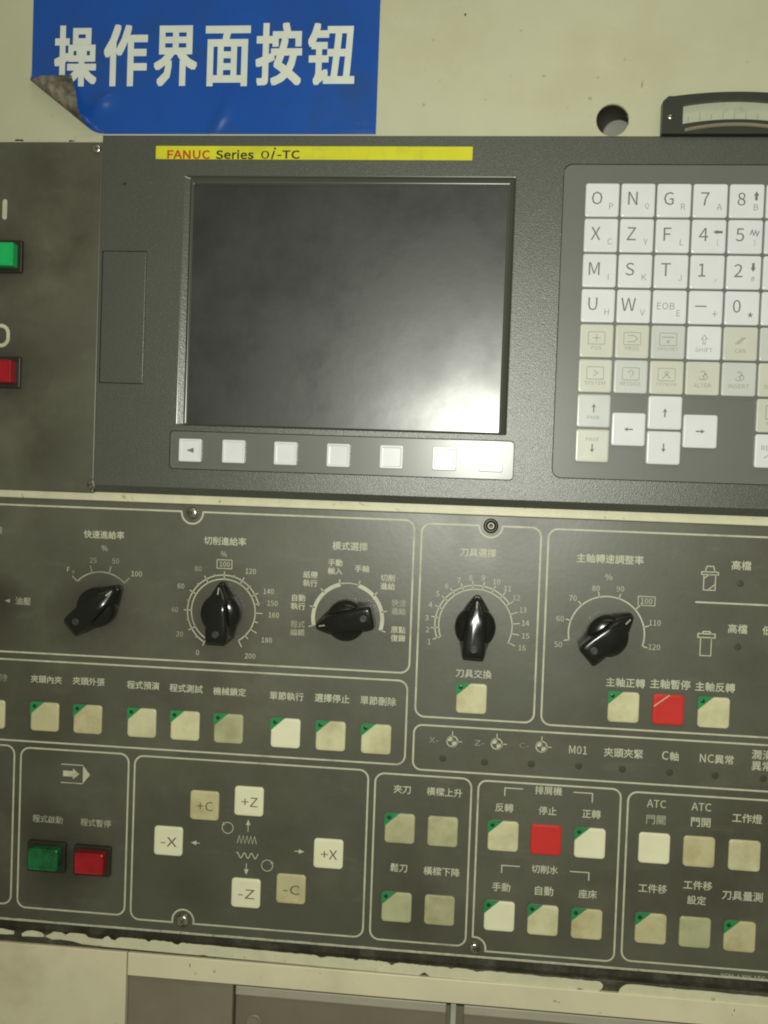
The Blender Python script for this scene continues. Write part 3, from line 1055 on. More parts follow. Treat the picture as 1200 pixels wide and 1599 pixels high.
def arrow(c, ang, ln, hw, hl, sw):
    """solid arrow polygon as two fills: shaft and head; ang clockwise from up"""
    a = math.radians(ang)
    u = (math.sin(a), math.cos(a))
    n = (u[1], -u[0])

    def q(s, t):
        return (c[0] + (u[0] * s + n[0] * t) * MM, c[1] + (u[1] * s + n[1] * t) * MM)
    return [('fill', [q(-ln / 2, -sw / 2), q(-ln / 2, sw / 2), q(ln / 2 - hl, sw / 2), q(ln / 2 - hl, -sw / 2)]),
            ('fill', [q(ln / 2 - hl, -hw / 2), q(ln / 2 - hl, hw / 2), q(ln / 2, 0)])]


def kc(c_, r_):
    return (k00[0] + c_ * pitch, k00[1] - r_ * pitch)


def key_at(c_, r_):
    for o in bpy.data.objects:
        if o.name.startswith('key') and o.parent == unit and o.type == 'MESH' and o.data == kmesh:
            w = o['_w']
            if abs(w[0] - kc(c_, r_)[0]) < 1e-4 and abs(w[2] - kc(c_, r_)[1]) < 1e-4:
                return o


c = kc(4, 0)
ink('arrow_mark', arrow((c[0] + 4.6 * MM, c[1] + 2.6 * MM), 0, 4.6, 2.6, 2.2, 1.3), LT, 'key_print', key_at(4, 0), lift=0.16)
c = kc(3, 1)
ink('arrow_mark', arrow((c[0] + 4.4 * MM, c[1] + 2.2 * MM), -90, 4.8, 2.2, 2.2, 1.3), LT, 'key_print', key_at(3, 1), lift=0.16)
c = kc(4, 2)
ink('arrow_mark', arrow((c[0] + 4.6 * MM, c[1] + 2.6 * MM), 180, 4.6, 2.6, 2.2, 1.3), LT, 'key_print', key_at(4, 2), lift=0.16)
c = kc(4, 1)
zig = [(c[0] + (2.4 + 0.85 * k) * MM, c[1] + (2.0 + (1.6 if k % 2 else -1.0) - 0.15 * k) * MM) for k in range(6)]
ink('zigzag_mark', [(zig, 0.55, False)], LT, 'key_print', key_at(4, 1), lift=0.16)

tints = {(3, 4): 'key_white'}
fnames = [['POS', 'PROG', 'OFS/SET', 'SHIFT', 'CAN', 'INPUT'], ['SYSTEM', 'MESSAGE', 'CSTM/GR', 'ALTER', 'INSERT', 'DELETE']]
for r_ in (4, 5):
    for c_ in range(6):
        mt = tints.get((c_, r_)) or ('key_grey' if (c_ + r_) % 3 == 0 else 'key_beige')
        o, x_, z_ = key(c_, r_, mt)
        s_ = fnames[r_ - 4][c_]
        text(s_, 0, 0, LT, 'key_print_light', o, cap=2.1, width=min(1.75 * len(s_), 10.5), xz=(x_, z_ - 3.6 * MM))
        zc = z_ + 1.5 * MM
        if c_ < 3:
            polys = [(rrect(8.6 * MM, 6.4 * MM, 0.6 * MM, 3, x_, zc), 0.35, True)]
            if (c_, r_) == (0, 4):
                polys += [([(x_ - 2 * MM, zc), (x_ + 2 * MM, zc)], 0.35, False), ([(x_, zc - 2 * MM), (x_, zc + 2 * MM)], 0.35, False)]
            elif (c_, r_) == (1, 4):
                polys += [([(x_ - 2.4 * MM, zc + 1.6 * MM), (x_ + 1 * MM, zc + 1.6 * MM), (x_ + 2.6 * MM, zc), (x_ + 1 * MM, zc - 1.6 * MM), (x_ - 2.4 * MM, zc - 1.6 * MM)], 0.4, False)]
            elif (c_, r_) == (2, 4):
                polys += [([(x_ - 3 * MM, zc + 1.1 * MM), (x_ + 3 * MM, zc + 1.1 * MM)], 0.45, False), (arc((x_, zc - 1.2 * MM), 0.6 * MM, 0, 330, 10), 0.5, False)]
            elif (c_, r_) == (0, 5):
                polys += [([(x_ - 1 * MM, zc + 1.6 * MM), (x_ + 1.4 * MM, zc), (x_ - 1 * MM, zc - 1.6 * MM)], 0.4, False)]
            elif (c_, r_) == (1, 5):
                polys += [(arc((x_, zc + 0.4 * MM), 1.3 * MM, -90, 150, 12), 0.4, False), ([(x_, zc - 0.9 * MM), (x_, zc - 1.7 * MM)], 0.45, False)]
            else:
                polys += [(arc((x_, zc + 0.9 * MM), 0.8 * MM, 0, 340, 12), 0.4, False), ([(x_ - 2 * MM, zc - 2 * MM), (x_, zc), (x_ + 2 * MM, zc - 2 * MM)], 0.45, False)]
        elif (c_, r_) == (3, 4):
            polys = [([(x_ - 0.6 * MM, zc - 2 * MM), (x_ - 0.6 * MM, zc + 0.6 * MM), (x_ - 1.5 * MM, zc + 0.6 * MM), (x_, zc + 2.6 * MM), (x_ + 1.5 * MM, zc + 0.6 * MM), (x_ + 0.6 * MM, zc + 0.6 * MM), (x_ + 0.6 * MM, zc - 2 * MM)], 0.35, True)]
        elif c_ == 4 and r_ == 4:
            polys = [([(x_ - 2.6 * MM + d_ * MM, zc - 1.8 * MM), (x_ + 1.2 * MM + d_ * MM, zc + 1.8 * MM)], 0.5, False) for d_ in (0, 1.2)]
        else:
            polys = [(arc((x_, zc + 1.0 * MM), 1.3 * MM, -60, 200, 14), 0.4, False), (arc((x_ + 1.0 * MM, zc - 0.6 * MM), 1.4 * MM, -20, 200, 14), 0.4, False), (arc((x_ - 0.6 * MM, zc - 1.0 * MM), 1.2 * MM, 60, 260, 14), 0.4, False)]
        ink('key_symbol', polys, LT, 'key_print_light', o, lift=0.16)
for (c_, r_, ang, mt) in ((0, 6, 0, 'key_grey'), (0, 7, 180, 'key_beige'), (1, 6.5, -90, 'key_white'), (2, 6, 0, 'key_white'), (2, 7, 180, 'key_white'), (3, 6.5, 90, 'key_white')):
    o, x_, z_ = key(c_, r_, mt)
    oz = 1.5 * MM if (c_, r_) == (0, 6) else (-1.3 * MM if (c_, r_) == (0, 7) else 0)
    ink('arrow_mark', arrow((x_, z_ + oz), ang, 4.6, 2.2, 1.9, 0.7), LT, 'key_print', o, lift=0.16)
    if c_ == 0:
        text('PAGE', 0, 0, LT, 'key_print_light', o, cap=1.8, width=6.6, xz=(x_, z_ - 3.4 * MM if r_ == 6 else z_ + 3.4 * MM))
o, x_, z_ = key(5, 6, 'key_beige')
ink('key_symbol', [(rrect(8 * MM, 7 * MM, 0.5 * MM, 3, x_, z_ + 1.6 * MM), 0.4, True), (rrect(4 * MM, 4 * MM, 0.5 * MM, 3, x_, z_ + 1.6 * MM), 0.4, True)], LT, 'key_print_light', o, lift=0.16)
text('HELP', 0, 0, LT, 'key_print_light', o, cap=2.1, width=7, xz=(x_, z_ - 4.0 * MM))
o, x_, z_ = key(5, 7, 'key_white')
text('RESET', 0, 0, LT, 'key_print_light', o, cap=2.6, width=11, xz=(x_, z_ + 1.6 * MM))
ink('key_symbol', [([(x_ - 4.0 * MM, z_ - 3.6 * MM), (x_ - 1.0 * MM, z_ - 1.4 * MM), (x_ - 1.6 * MM, z_ - 3.0 * MM), (x_ + 2.4 * MM, z_ - 1.6 * MM)], 0.5, False)], LT, 'key_print_light', o, lift=0.16)

# ------------------------------------------------------------------ operator panel
pan_z1 = z0_ = (P(0, 775)[1] + P(1200, 823)[1]) / 2
panel = thing('operator_panel', 'dark olive operator panel with five black rotary knobs and cream push buttons', 'control panel', ((XL + XR) / 2, 0.0, zpan0))
plate('panel_plate', XL, XR, zpan0 + 0.9 * MM, pan_z1 - 0.1 * MM, -3.5, 0.0, 0.3, 0.2, 'panel_film', panel)
# worn, rounded lower edge of the plate
n_ = 120
random.seed(11)
rows_ = []
for k in range(n_ + 1):
    xx = XL + (XR - XL) * k / n_
    j_ = random.uniform(-0.14, 0.14)
    rows_.append([(xx, -0.05 * MM, zpan0 + (1.15 + j_) * MM), (xx, -0.16 * MM, zpan0 + 0.8 * MM), (xx, -0.10 * MM, zpan0 - 0.1 * MM), (xx, 0.7 * MM, zpan0 - 0.5 * MM), (xx, 3.4 * MM, zpan0 - 0.6 * MM)])
v = [p for r in rows_ for p in r]
f = [(i * 5 + k, i * 5 + k + 1, i * 5 + k + 6, i * 5 + k + 5) for i in range(n_) for k in range(4)]
loc = ((XL + XR) / 2, 0, zpan0)
mesh_obj('lower_edge', shift(v, loc), f, 'worn_edge', panel, loc)

INK = 'print_cream'


def frame(rect, r=5.0, notch=None, notch_r=5.9, w=0.95):
    """rounded outline; notch = (x, z) of a screw the line bows round"""
    x0, x1, zz0, zz1 = rect
    pts = rrect(x1 - x0, zz1 - zz0, r * MM, 6, (x0 + x1) / 2, (zz0 + zz1) / 2)
    if notch:
        nx, nz = notch
        R = notch_r * MM
        dense = []
        n = len(pts)
        for i in range(n):
            a, b = Vector(pts[i]), Vector(pts[(i + 1) % n])
            m_ = max(1, int((b - a).length / (0.25 * MM)))
            for k in range(m_):
                dense.append(a + (b - a) * (k / m_))
        c = Vector((nx, nz))
        ctr = Vector(((x0 + x1) / 2, (zz0 + zz1) / 2))
        keep = [(p - c).length > R for p in dense]
        n = len(dense)
        # start right after the gap
        st = next(i for i in range(n) if keep[i] and not keep[i - 1])
        seq = [dense[(st + i) % n] for i in range(n)]
        seq = [p for p in seq if (p - c).length > R]
        a0 = math.atan2(*(seq[-1] - c).yx)
        a1 = math.atan2(*(seq[0] - c).yx)
        ain = math.atan2(*(ctr - c).yx)

        def norm(t):
            while t < 0:
                t += 2 * math.pi
            while t >= 2 * math.pi:
                t -= 2 * math.pi
            return t
        ccw = norm(a1 - a0)
        if norm(ain - a0) > ccw:
            ccw -= 2 * math.pi
        pts = [tuple(p) for p in seq] + [(c.x + R * math.cos(a0 + ccw * k / 18), c.y + R * math.sin(a0 + ccw * k / 18)) for k in range(1, 18)]
    ink('frame_line', [(pts, w, True)], 0.0, INK, panel, lift=0.10)


S1, S2, S3, S4 = P(301, 801), P(767, 821), P(286, 1437), P(741, 1480)
xl_out = P(-95, 900)[0]
xr_out = P(1298, 900)[0]
r1 = rect_px((0, 786), (648.5, 814), (638.5, 1054), (0, 1014))
frame((xl_out, r1[1], r1[2], r1[3]), notch=S1, notch_r=6.0)
r2 = rect_px((660, 816), (846.5, 825.5), (833, 1130), (648, 1117))
frame(r2, notch=S2, notch_r=6.3)
r3 = rect_px((859, 825), (1200, 840), (1200, 1153), (843.5, 1130))
frame((r3[0], xr_out, r3[2], r3[3]))
r4 = rect_px((0, 1024), (637.5, 1068), (631.5, 1197), (0, 1152))
frame((xl_out, r4[1], r4[2], r4[3]))
r5 = rect_px((648, 1129), (1200, 1166), (1200, 1238), (644, 1199))
frame((r5[0], xr_out, r5[2], r5[3]), r=4.5)
r6 = rect_px((-80, 1158), (23, 1164.5), (17.5, 1412), (-90, 1403))
frame(r6)
frame(rect_px((33, 1166.5), (202.5, 1178), (194, 1431), (28, 1414)))
frame(rect_px((212, 1179), (576.5, 1203.5), (566, 1465), (203.5, 1433)), notch=S3, notch_r=6.1)
frame(rect_px((587.5, 1206), (737, 1217), (727, 1478), (577, 1465)))
frame(rect_px((748.5, 1218), (970, 1233), (959, 1503), (737, 1482)), r=4.5, notch=S4, notch_r=6.0)
r11 = rect_px((982, 1235), (1200, 1251), (1200, 1517), (970, 1500))
frame((r11[0], xr_out, r11[2], r11[3]))

dome_screw(301, 801, 0.0, 3.5, panel, slot_angle=30)
dome_screw(767, 821, 0.0, 4.0, panel, socket=True)
dome_screw(286, 1437, 0.0, 3.6, panel, slot_angle=50)
dome_screw(741, 1480, 0.0, 3.0, panel, slot_angle=15)


# rotary knobs
def knob(px, py, ang, label):
    c = P(px, py)
    a = math.radians(ang)

    def rot(v):
        return [(x * math.cos(a) + z * math.sin(a), y, -x * math.sin(a) + z * math.cos(a)) for x, y, z in v]

    n = 40
    prof = ((10.6, 0.3), (11.0, 1.2), (11.0, 5.0), (10.7, 7.4), (9.9, 9.0), (8.2, 10.2), (5.0, 10.8), (1.0, 11.0))
    rings = [[(r * math.cos(2 * math.pi * k / n) * MM, -h_ * MM, r * math.sin(2 * math.pi * k / n) * MM) for k in range(n)] for r, h_ in prof]
    v, f = loft(rings, cap0=True)
    kb = mesh_obj('rotary_knob', rot(v), f, 'knob_black', panel, (c[0], 0, c[1]), True)
    kb['label'] = label
    # grip: a bar with squared tail, flanks scooped in and a pointed nose
    half = ((-15.6, 4.9), (-14.8, 5.7), (-12.0, 6.0), (-8.0, 6.0), (-3.0, 5.6), (2.0, 5.2), (6.0, 5.0), (9.5, 4.3), (12.5, 3.0), (15.0, 1.6), (16.2, 0.7))
    base = ((-15.0, 5.8), (-14.2, 6.8), (-11.5, 7.2), (-8.0, 8.2), (-3.0, 8.6), (2.0, 8.6), (6.0, 8.2), (9.5, 6.6), (12.5, 4.6), (15.6, 2.4), (17.0, 1.0))

    def outl(src, s=1.0):
        return [(w * s, z * (1 - (1 - s) * 0.35)) for z, w in src] + [(-w * s, z * (1 - (1 - s) * 0.35)) for z, w in reversed(src)]
    gr = []
    for (src, s, h_) in ((base, 1.0, 0.4), (base, 0.98, 3.0), (None, 0.5, 7.5), (half, 1.0, 12.0), (half, 0.985, 14.0), (half, 0.93, 14.9), (half, 0.82, 15.4), (half, 0.60, 15.6), (half, 0.25, 15.62)):
        if src is None:
            o_ = [((p[0] * 0.35 + q[0] * 0.65), (p[1] * 0.35 + q[1] * 0.65)) for p, q in zip(outl(base), outl(half))]
        else:
            o_ = outl(src, s)
        # nose slopes down towards the pointer end
        gr.append([(x * MM, -(h_ - max(0, (z - 4.0)) * (0.45 if h_ > 10 else 0.0)) * MM, z * MM) for x, z in o_])
    v, f = loft(gr, cap0=True)
    g = mesh_obj('grip', rot(v), f, 'knob_black', kb, (c[0], 0, c[1]), True)
    # white pointer line on the nose, dimple near the tail
    pz = [(0, 11.0), (0, 14.6)]
    v = []
    for (z, w) in ((10.8, 0.35), (14.4, 0.30)):
        yy = -(15.8 - (z - 4.0) * 0.45) * MM
        v += [(-w * MM, yy, z * MM), (w * MM, yy, z * MM)]
    mesh_obj('pointer_line', rot(v), [(0, 1, 3, 2)], 'knob_mark', kb, (c[0], 0, c[1]))
    rr_ = [[(1.9 * s * math.cos(2 * math.pi * k / 18) * MM, -h_ * MM, (-10.6 + 1.9 * s * math.sin(2 * math.pi * k / 18)) * MM) for k in range(18)] for s, h_ in ((1.0, 15.62), (0.8, 15.72), (0.62, 15.66))]
    v, f = loft(rr_)
    mesh_obj('dimple', rot(v), f, 'knob_dimple', kb, (c[0], 0, c[1]))
    return kb


K = D / F      # metres per pixel on the panel, head on
d1, d2, d3, d4, d5 = (157, 946), (349, 955), (543, 966), (742.5, 977), (947, 989.5)
knob(*d1, 47, 'black pointer knob for rapid feed, turned to 100')
knob(*d2, 0, 'black pointer knob inside the full 0 to 200 ring')
knob(*d3, -103, 'black pointer knob of the mode dial, turned sideways')
knob(*d4, 2, 'black pointer knob of the tool dial numbered 1 to 16')
knob(*d5, 48, 'black pointer knob of the spindle dial from 50 to 120')

# dial 1
c = P(*d1)
r_ = 55 * K
polys = [(arc(c, r_, -47, 46, 24), 0.7, False)]
for a in (-46, -16, 14, 45):
    polys.append(([pol(c, r_, a), pol(c, r_ + 12 * K, a)], 0.55, False))
ink('dial_scale', polys, 0, 'print_faint', panel)
text('F', 107.5, 889, 0, INK, panel, cap=2.6)
text('0', 115, 893, 0, 'print_faint', panel, cap=2.0)
text('25', 146, 875, 0, 'print_faint', panel, cap=3.0)
text('50', 181, 876, 0, 'print_faint', panel, cap=3.0)
text('100', 214, 896, 0, INK, panel, cap=3.0)
text('%', 164, 856, 0, INK, panel, cap=3.2)
cjk('快速進給率', 163, 835, 0, INK, panel, 4.7)
# dial 2
c = P(*d2)
ri, ro = 52.0 * K, 58.5 * K
polys = [(arc(c, ri, -150, 150, 70), 0.6, False), (arc(c, ro, -150, 78, 60), 0.6, False)]
for k in range(21):
    a = -150 + 15 * k
    ext = (10 if k % 2 == 0 else 5) * K
    if k > 15:
        polys.append(([pol(c, ri, a), pol(c, ri + ext + 2 * K, a)], 0.5, False))
    else:
        polys.append(([pol(c, ri if k % 2 == 0 or k > 11 else ro, a), pol(c, ro + ext * 0.6, a)], 0.5, False))
ink('dial_scale', polys, 0, INK, panel)
for s_, x_, y_, mt in (('0', 309, 1019, INK), ('20', 281, 990, 'print_faint'), ('40', 273, 952, 'print_faint'), ('60', 283, 915, INK), ('80', 310, 888, 'print_faint'),
                       ('120', 392, 892, INK), ('140', 420, 923.5, INK), ('150', 426, 942, INK), ('160', 428, 960.5, INK), ('180', 417, 999.5, INK), ('200', 391, 1024.5, INK)):
    text(s_, x_, y_, 0, mt, panel, cap=2.9)
text('100', 351.5, 881, 0, INK, panel, cap=2.9)
ink('legend_box', [(rrect(8.4 * MM, 4.8 * MM, 0.2 * MM, 1, *P(351, 881)), 0.4, True)], 0, INK, panel)
text('%', 350, 865, 0, INK, panel, cap=3.0)
cjk('切削進給率', 352, 845, 0, INK, panel, 4.8)
# dial 3
c = P(*d3)
r_ = 55 * K
polys = [(arc(c, r_, -104, -14, 30), 2.1, False), (arc(c, r_, 16, 107, 30), 2.1, False), (arc(c, r_ + 0.4 * MM, -14, 16, 12), 0.5, False)]
for k in range(8):
    a = -104 + 30.1 * k
    polys.append(([pol(c, r_, a), pol(c, r_ + 8.5 * K, a)], 0.55, False))
ink('dial_scale', polys, 0, INK, panel)
cjk('模式選擇', 547, 853, 0, INK, panel, 4.9)
for s_, x_, y_, mt in (('程式\n編輯', 465, 981, 'print_faint'), ('自動\n執行', 466, 940, INK), ('紙帶\n執行', 485, 904, INK), ('手動\n輸入', 524, 885, INK), ('手輪', 566, 888, INK),
                       ('切削\n進給', 606, 909, INK), ('快速\n進給', 623, 948, 'print_faint'), ('原點\n復歸', 622, 990, INK)):
    cjk(s_, x_, y_, 0, mt, panel, 4.1, line=1.12)
# dial 4
c = P(*d4)
ri, ro = 57 * K, 63 * K
polys = [(arc(c, ri, -111, 116, 60), 0.6, False), (arc(c, ro, -111, 54, 50), 0.6, False)]
for k in range(16):
    a = -110.5 + 15 * k
    polys.append(([pol(c, ri, a), pol(c, (ro if k < 12 else ri) + 7 * K + (5 * K if k >= 12 else 0), a)], 0.5, False))
    if k == 15:
        pass
ink('dial_scale', polys, 0, INK, panel)
for s_, x_, y_ in (('1', 670.5, 1002), ('2', 668, 983), ('3', 667, 964.5), ('4', 672.5, 944), ('5', 684, 927), ('6', 698, 915.5), ('7', 717, 906), ('8', 735.5, 902.5),
                   ('9', 755, 902), ('10', 776, 908.5), ('11', 793, 919), ('12', 807, 933.5), ('13', 817, 952.5), ('14', 821, 973), ('15', 821, 993), ('16', 815.5, 1011.5)):
    text(s_, x_, y_, 0, INK, panel, cap=2.9)
cjk('刀具選擇', 747, 863, 0, INK, panel, 4.9)
cjk('刀具交換', 740, 1052, 0, INK, panel, 4.9)
# dial 5
c = P(*d5)
r_ = 57.5 * K
polys = [(arc(c, r_, -102, 107, 60), 0.75, False)]
for k in range(8):
    a = -102 + 29.8 * k
    polys.append(([pol(c, r_, a), pol(c, r_ + (8 if k != 5 else 13) * K, a)], 0.6, False))
ink('dial_scale', polys, 0, INK, panel)
for s_, x_, y_ in (('50', 872, 1006), ('60', 875, 966), ('70', 895, 934), ('80', 931, 918.5), ('90', 969, 919.5), ('110', 1023, 972.5), ('120', 1022, 1010.5)):
    text(s_, x_, y_, 0, INK, panel, cap=3.0)
text('100', 1010, 938.5, 0, INK, panel, cap=3.0)
ink('legend_box', [(rrect(8.8 * MM, 4.8 * MM, 0.2 * MM, 1, *P(1010, 938.5)), 0.4, True)], 0, INK, panel)
text('%', 951, 901, 0, INK, panel, cap=3.4)
cjk('主軸轉速調整率', 953, 873, 0, INK, panel, 5.05)

# spindle gear icons
c = P(1109, 905)


def mmp(c, pts):
    return [(c[0] + x * MM, c[1] + z * MM) for x, z in pts]


ink('spindle_icon', [(mmp(c, [(-4.4, 2.6), (4.2, 2.6), (4.2, 4.0), (-4.4, 4.0)]), 0.5, True), (mmp(c, [(-3.2, 2.6), (-3.2, -5.6), (2.8, -5.6), (2.8, 2.6)]), 0.5, False),
                     (mmp(c, [(-2.6, 4.0), (-1.8, 7.0), (1.6, 7.0), (2.4, 4.0)]), 0.5, False), (mmp(c, [(-3.0, 0.6), (-0.4, 2.6)]), 0.45, False), (mmp(c, [(-0.8, -5.4), (2.6, -2.6)]), 0.5, False)], 0, INK, panel)
c = P(1103, 1005)
ink('spindle_icon', [(mmp(c, [(-4.4, 3.2), (4.4, 3.2), (4.4, 5.2), (-4.4, 5.2)]), 0.6, True), (mmp(c, [(-3.0, 3.2), (-3.0, -6.4), (2.6, -6.4), (2.6, 3.2)]), 0.5, False),
                     (mmp(c, [(-2.6, 5.2), (-1.6, 6.4), (1.6, 6.4), (2.6, 5.2)]), 0.6, False)], 0, INK, panel)
ink('rule_line', [([P(1086, 940), (xr_out - 8 * MM, P(1086, 940)[1])], 0.9, False)], 0, INK, panel)
cjk('高檔', 1158, 883, 0, INK, panel, 5.1)
cjk('高檔', 1152, 982, 0, INK, panel, 5.1)
cjk('低檔', 1206, 985, 0, INK, panel, 5.1)


def led(px, py, r=1.9):
    c = P(px, py)
    n = 16
    rings = [[(r * s * math.cos(2 * math.pi * k / n) * MM, -h_ * MM, r * s * math.sin(2 * math.pi * k / n) * MM) for k in range(n)] for s, h_ in ((1.0, 0.02), (0.9, 0.16), (0.5, 0.22))]
    v, f = loft(rings)
    mesh_obj('indicator_lamp', v, f, 'led_window', panel, (c[0], 0, c[1]))


for q in ((1156, 911), (1152, 1010), (692, 1184), (757, 1190), (830, 1193), (904, 1196), (972, 1201), (1046, 1206), (1117, 1211), (1192, 1216)):
    led(*q)

# push buttons: shared caps
bmesh_data = bpy.data.meshes.new('push_button')
BS = 16.4
rings = []
for (ins, y_) in ((0, 0.0), (0, 0.5), (0.15, 0.85), (0.5, 1.1), (1.4, 1.2), (3.0, 1.14), (5.0, 1.08)):
    s_ = (BS - 2 * ins) * MM
    rings.append([(x, -y_ * MM, z) for x, z in rrect(s_, s_, (1.9 - 0.2 * ins) * MM, 5)])
v, f = loft(rings, cap0=True)
bmesh_data.from_pydata(v, [], f)
bmesh_data.materials.append(MATS['button_cream'])


def button(px, py, material, led_corner=False, label=None):
    c = P(px, py, 1.0)
    o = share('push_button', bmesh_data, panel, (c[0], -0.02 * MM, c[1]), material)
    if label:
        o['label'] = label
    if led_corner:
        e = BS / 2 * MM
        x0, zz = c[0] - e - 0.25 * MM, c[1] + e + 0.25 * MM
        t = 8.0 * MM
        pts = [(x0 + 1.0 * MM, zz), (x0, zz - 1.0 * MM), (x0, zz - t * 0.92), (x0 + t * 1.02, zz)]
        n = len(pts)
        v = [(x, -0.9 * MM, z) for x, z in pts] + [(x, -1.36 * MM, z) for x, z in pts]
        f = [(i, (i + 1) % n, (i + 1) % n + n, i + n) for i in range(n)] + [tuple(range(n, 2 * n)), tuple(reversed(range(n)))]
        loc = (x0 + 2 * MM, -0.9 * MM, zz - 2 * MM)
        g = mesh_obj('green_corner', shift(v, loc), f, 'green_window', o, loc)
        cc = (x0 + 2.5 * MM, zz - 2.5 * MM)
        rings = [[(1.15 * s * math.cos(2 * math.pi * k / 14) * MM, -h_ * MM, 1.15 * s * math.sin(2 * math.pi * k / 14) * MM) for k in range(14)] for s, h_ in ((1.0, 1.3), (0.9, 1.5), (0.5, 1.62))]
        v, f = loft(rings)
        mesh_obj('led', v, f, 'led_dark', o, (cc[0], 0, cc[1]))
    return o


for (bx, by, mt) in ((-14, 1115, 'button_cream'), (70, 1119.5, 'button_tan'), (137, 1123.5, 'button_tan'), (221.5, 1129, 'button_cream'), (289, 1133.5, 'button_cream'),
                     (357, 1138, 'button_dull'), (446, 1145, 'button_bright'), (516.5, 1149.5, 'button_cream'), (587.5, 1154.5, 'button_cream'), (736.5, 1091, 'button_cream'),
                     (974, 1104.5, 'button_cream'), (1115, 1113, 'button_cream'), (624.5, 1294, 'button_dull'), (619.5, 1417, 'button_dull'), (786, 1306, 'button_cream'),
                     (921.5, 1317, 'button_bright'), (780, 1431, 'button_bright'), (848, 1437.5, 'button_cream'), (916.5, 1443.5, 'button_tan'),
                     (1016.5, 1450.5, 'button_tan'), (1155.5, 1463, 'button_tan')):
    button(bx, by, mt, True)
for (bx, by, mt) in ((691.5, 1299, 'button_dull'), (686.5, 1422, 'button_dull'), (1022, 1325, 'button_bright'), (1092, 1330.5, 'button_tan'), (1163, 1336.5, 'button_cream'),
                     (1085.5, 1456.5, 'button_dull')):
    button(bx, by, mt)
o = button(1044, 1108.5, 'button_red', label='red spindle stop button with a pale diagonal scratch')
c = P(1044, 1108.5, 1.0)
ink('scratch', [([(c[0] - 7.6 * MM, c[1] + 1.6 * MM), (c[0] + 0.2 * MM, c[1] + 7.8 * MM)], 0.6, False)], 1.2, 'button_tan', o, lift=0.1)
button(853, 1312, 'button_red', label='red chip conveyor stop button')
for (bx, by, mt, s_) in ((319.5, 1258, 'button_tan', '+C'), (389, 1251.5, 'button_bright', '+Z'), (263, 1313.5, 'button_bright', '-X'), (513, 1333.5, 'button_bright', '+X'),
                         (384, 1395, 'button_bright', '-Z'), (454.5, 1388.5, 'button_tan', '-C')):
    o = button(bx, by, mt, label='axis jog button marked ' + s_)
    c = P(bx, by, 1.0)
    text(s_, 0, 0, 1.1, 'button_print', o, cap=5.2, width=9.2, xz=(c[0] + 0.4 * MM, c[1] - 0.3 * MM), lift=0.14, bold=0.0)

b = lens_button(66, 1343.5, 0, 17.4, 12.4, 'lens_green', panel, 7.0)
b['label'] = 'dirty dark green rectangular start button'
b = lens_button(138, 1350, 0, 16.6, 12.0, 'lens_red', panel, 7.0)
b['label'] = 'dark red rectangular pause button'

# lettering of the button rows
for s_, x_, y_, cw in (('削除', 0, 1058, 4.7), ('夾頭內夾', 73, 1061, 4.6), ('夾頭外張', 139, 1064, 4.7), ('程式預演', 224, 1070, 4.7), ('程式測試', 291, 1075, 4.8), ('機械鎖定', 359, 1080, 4.7),
                       ('單節執行', 448, 1087, 4.8), ('選擇停止', 519, 1090.5, 4.9), ('單節刪除', 591, 1094.5, 5.0), ('主軸正轉', 977, 1066, 5.2), ('主軸暫停', 1047, 1068.5, 5.3), ('主軸反轉', 1117, 1073, 5.2),
                       ('夾頭夾緊', 974, 1176, 5.2), ('夾刀', 628.5, 1232.5, 4.8), ('橫樑上升', 694.5, 1237, 4.9), ('鬆刀', 623, 1355, 4.8), ('橫樑下降', 690, 1361, 5.0),
                       ('排屑機', 857, 1234.5, 4.9), ('反轉', 788, 1261, 5.0), ('停止', 855.5, 1266, 4.9), ('正轉', 924, 1271, 5.0), ('切削水', 851, 1357.5, 4.8), ('手動', 783, 1385, 5.0),
                       ('自動', 850, 1391, 5.0), ('座床', 918, 1396, 5.0), ('門關', 1024.5, 1280, 5.2), ('門開', 1094.5, 1284, 5.2), ('工作燈', 1167, 1278, 5.2), ('工件移', 1019.5, 1387.5, 5.1),
                       ('工件移', 1090, 1382.5, 5.1), ('設定', 1088, 1405.5, 5.0), ('刀具量測', 1159.5, 1399, 5.3), ('程式啟動', 75, 1279, 4.5), ('程式暫停', 150, 1285, 4.5)):
    cjk(s_, x_, y_, 0, 'print_faint' if s_ in ('程式啟動', '程式暫停', '削除', '門關') else INK, panel, cw)
cjk('油壓', 36.5, 938.5, 0, 'print_faint', panel, 4.6)
c = P(12, 938)
ink('arrow_mark', [('fill', [(c[0] - 1.5 * MM, c[1]), (c[0] + 1.5 * MM, c[1] - 1.1 * MM), (c[0] + 1.5 * MM, c[1] + 1.1 * MM)])], 0, 'print_faint', panel)
cjk('電源', -8, 828, 0, 'print_faint', panel, 4.7)
text('M01', 903, 1171, 0, INK, panel, cap=4.4, width=9.4, bold=0.006)
text('C', 1039, 1179.5, 0, INK, panel, cap=4.6, bold=0.01)
cjk('軸', 1053, 1181, 0, INK, panel, 4.9)
text('NC', 1104, 1184, 0, INK, panel, cap=4.4, width=7.2, bold=0.01)
cjk('異常', 1131, 1186, 0, INK, panel, 5.0)
cjk('潤滑\n異常', 1190, 1187.5, 0, INK, panel, 5.4, line=1.1)
text('ATC', 1025.5, 1255, 0, INK, panel, cap=4.2, width=10.0, bold=0.004)
text('ATC', 1095.5, 1260, 0, INK, panel, cap=4.2, width=10.2, bold=0.008)
text('YCM-J-XW.ATC', 1160, 1525.5, 0, INK, panel, cap=2.4, width=23)
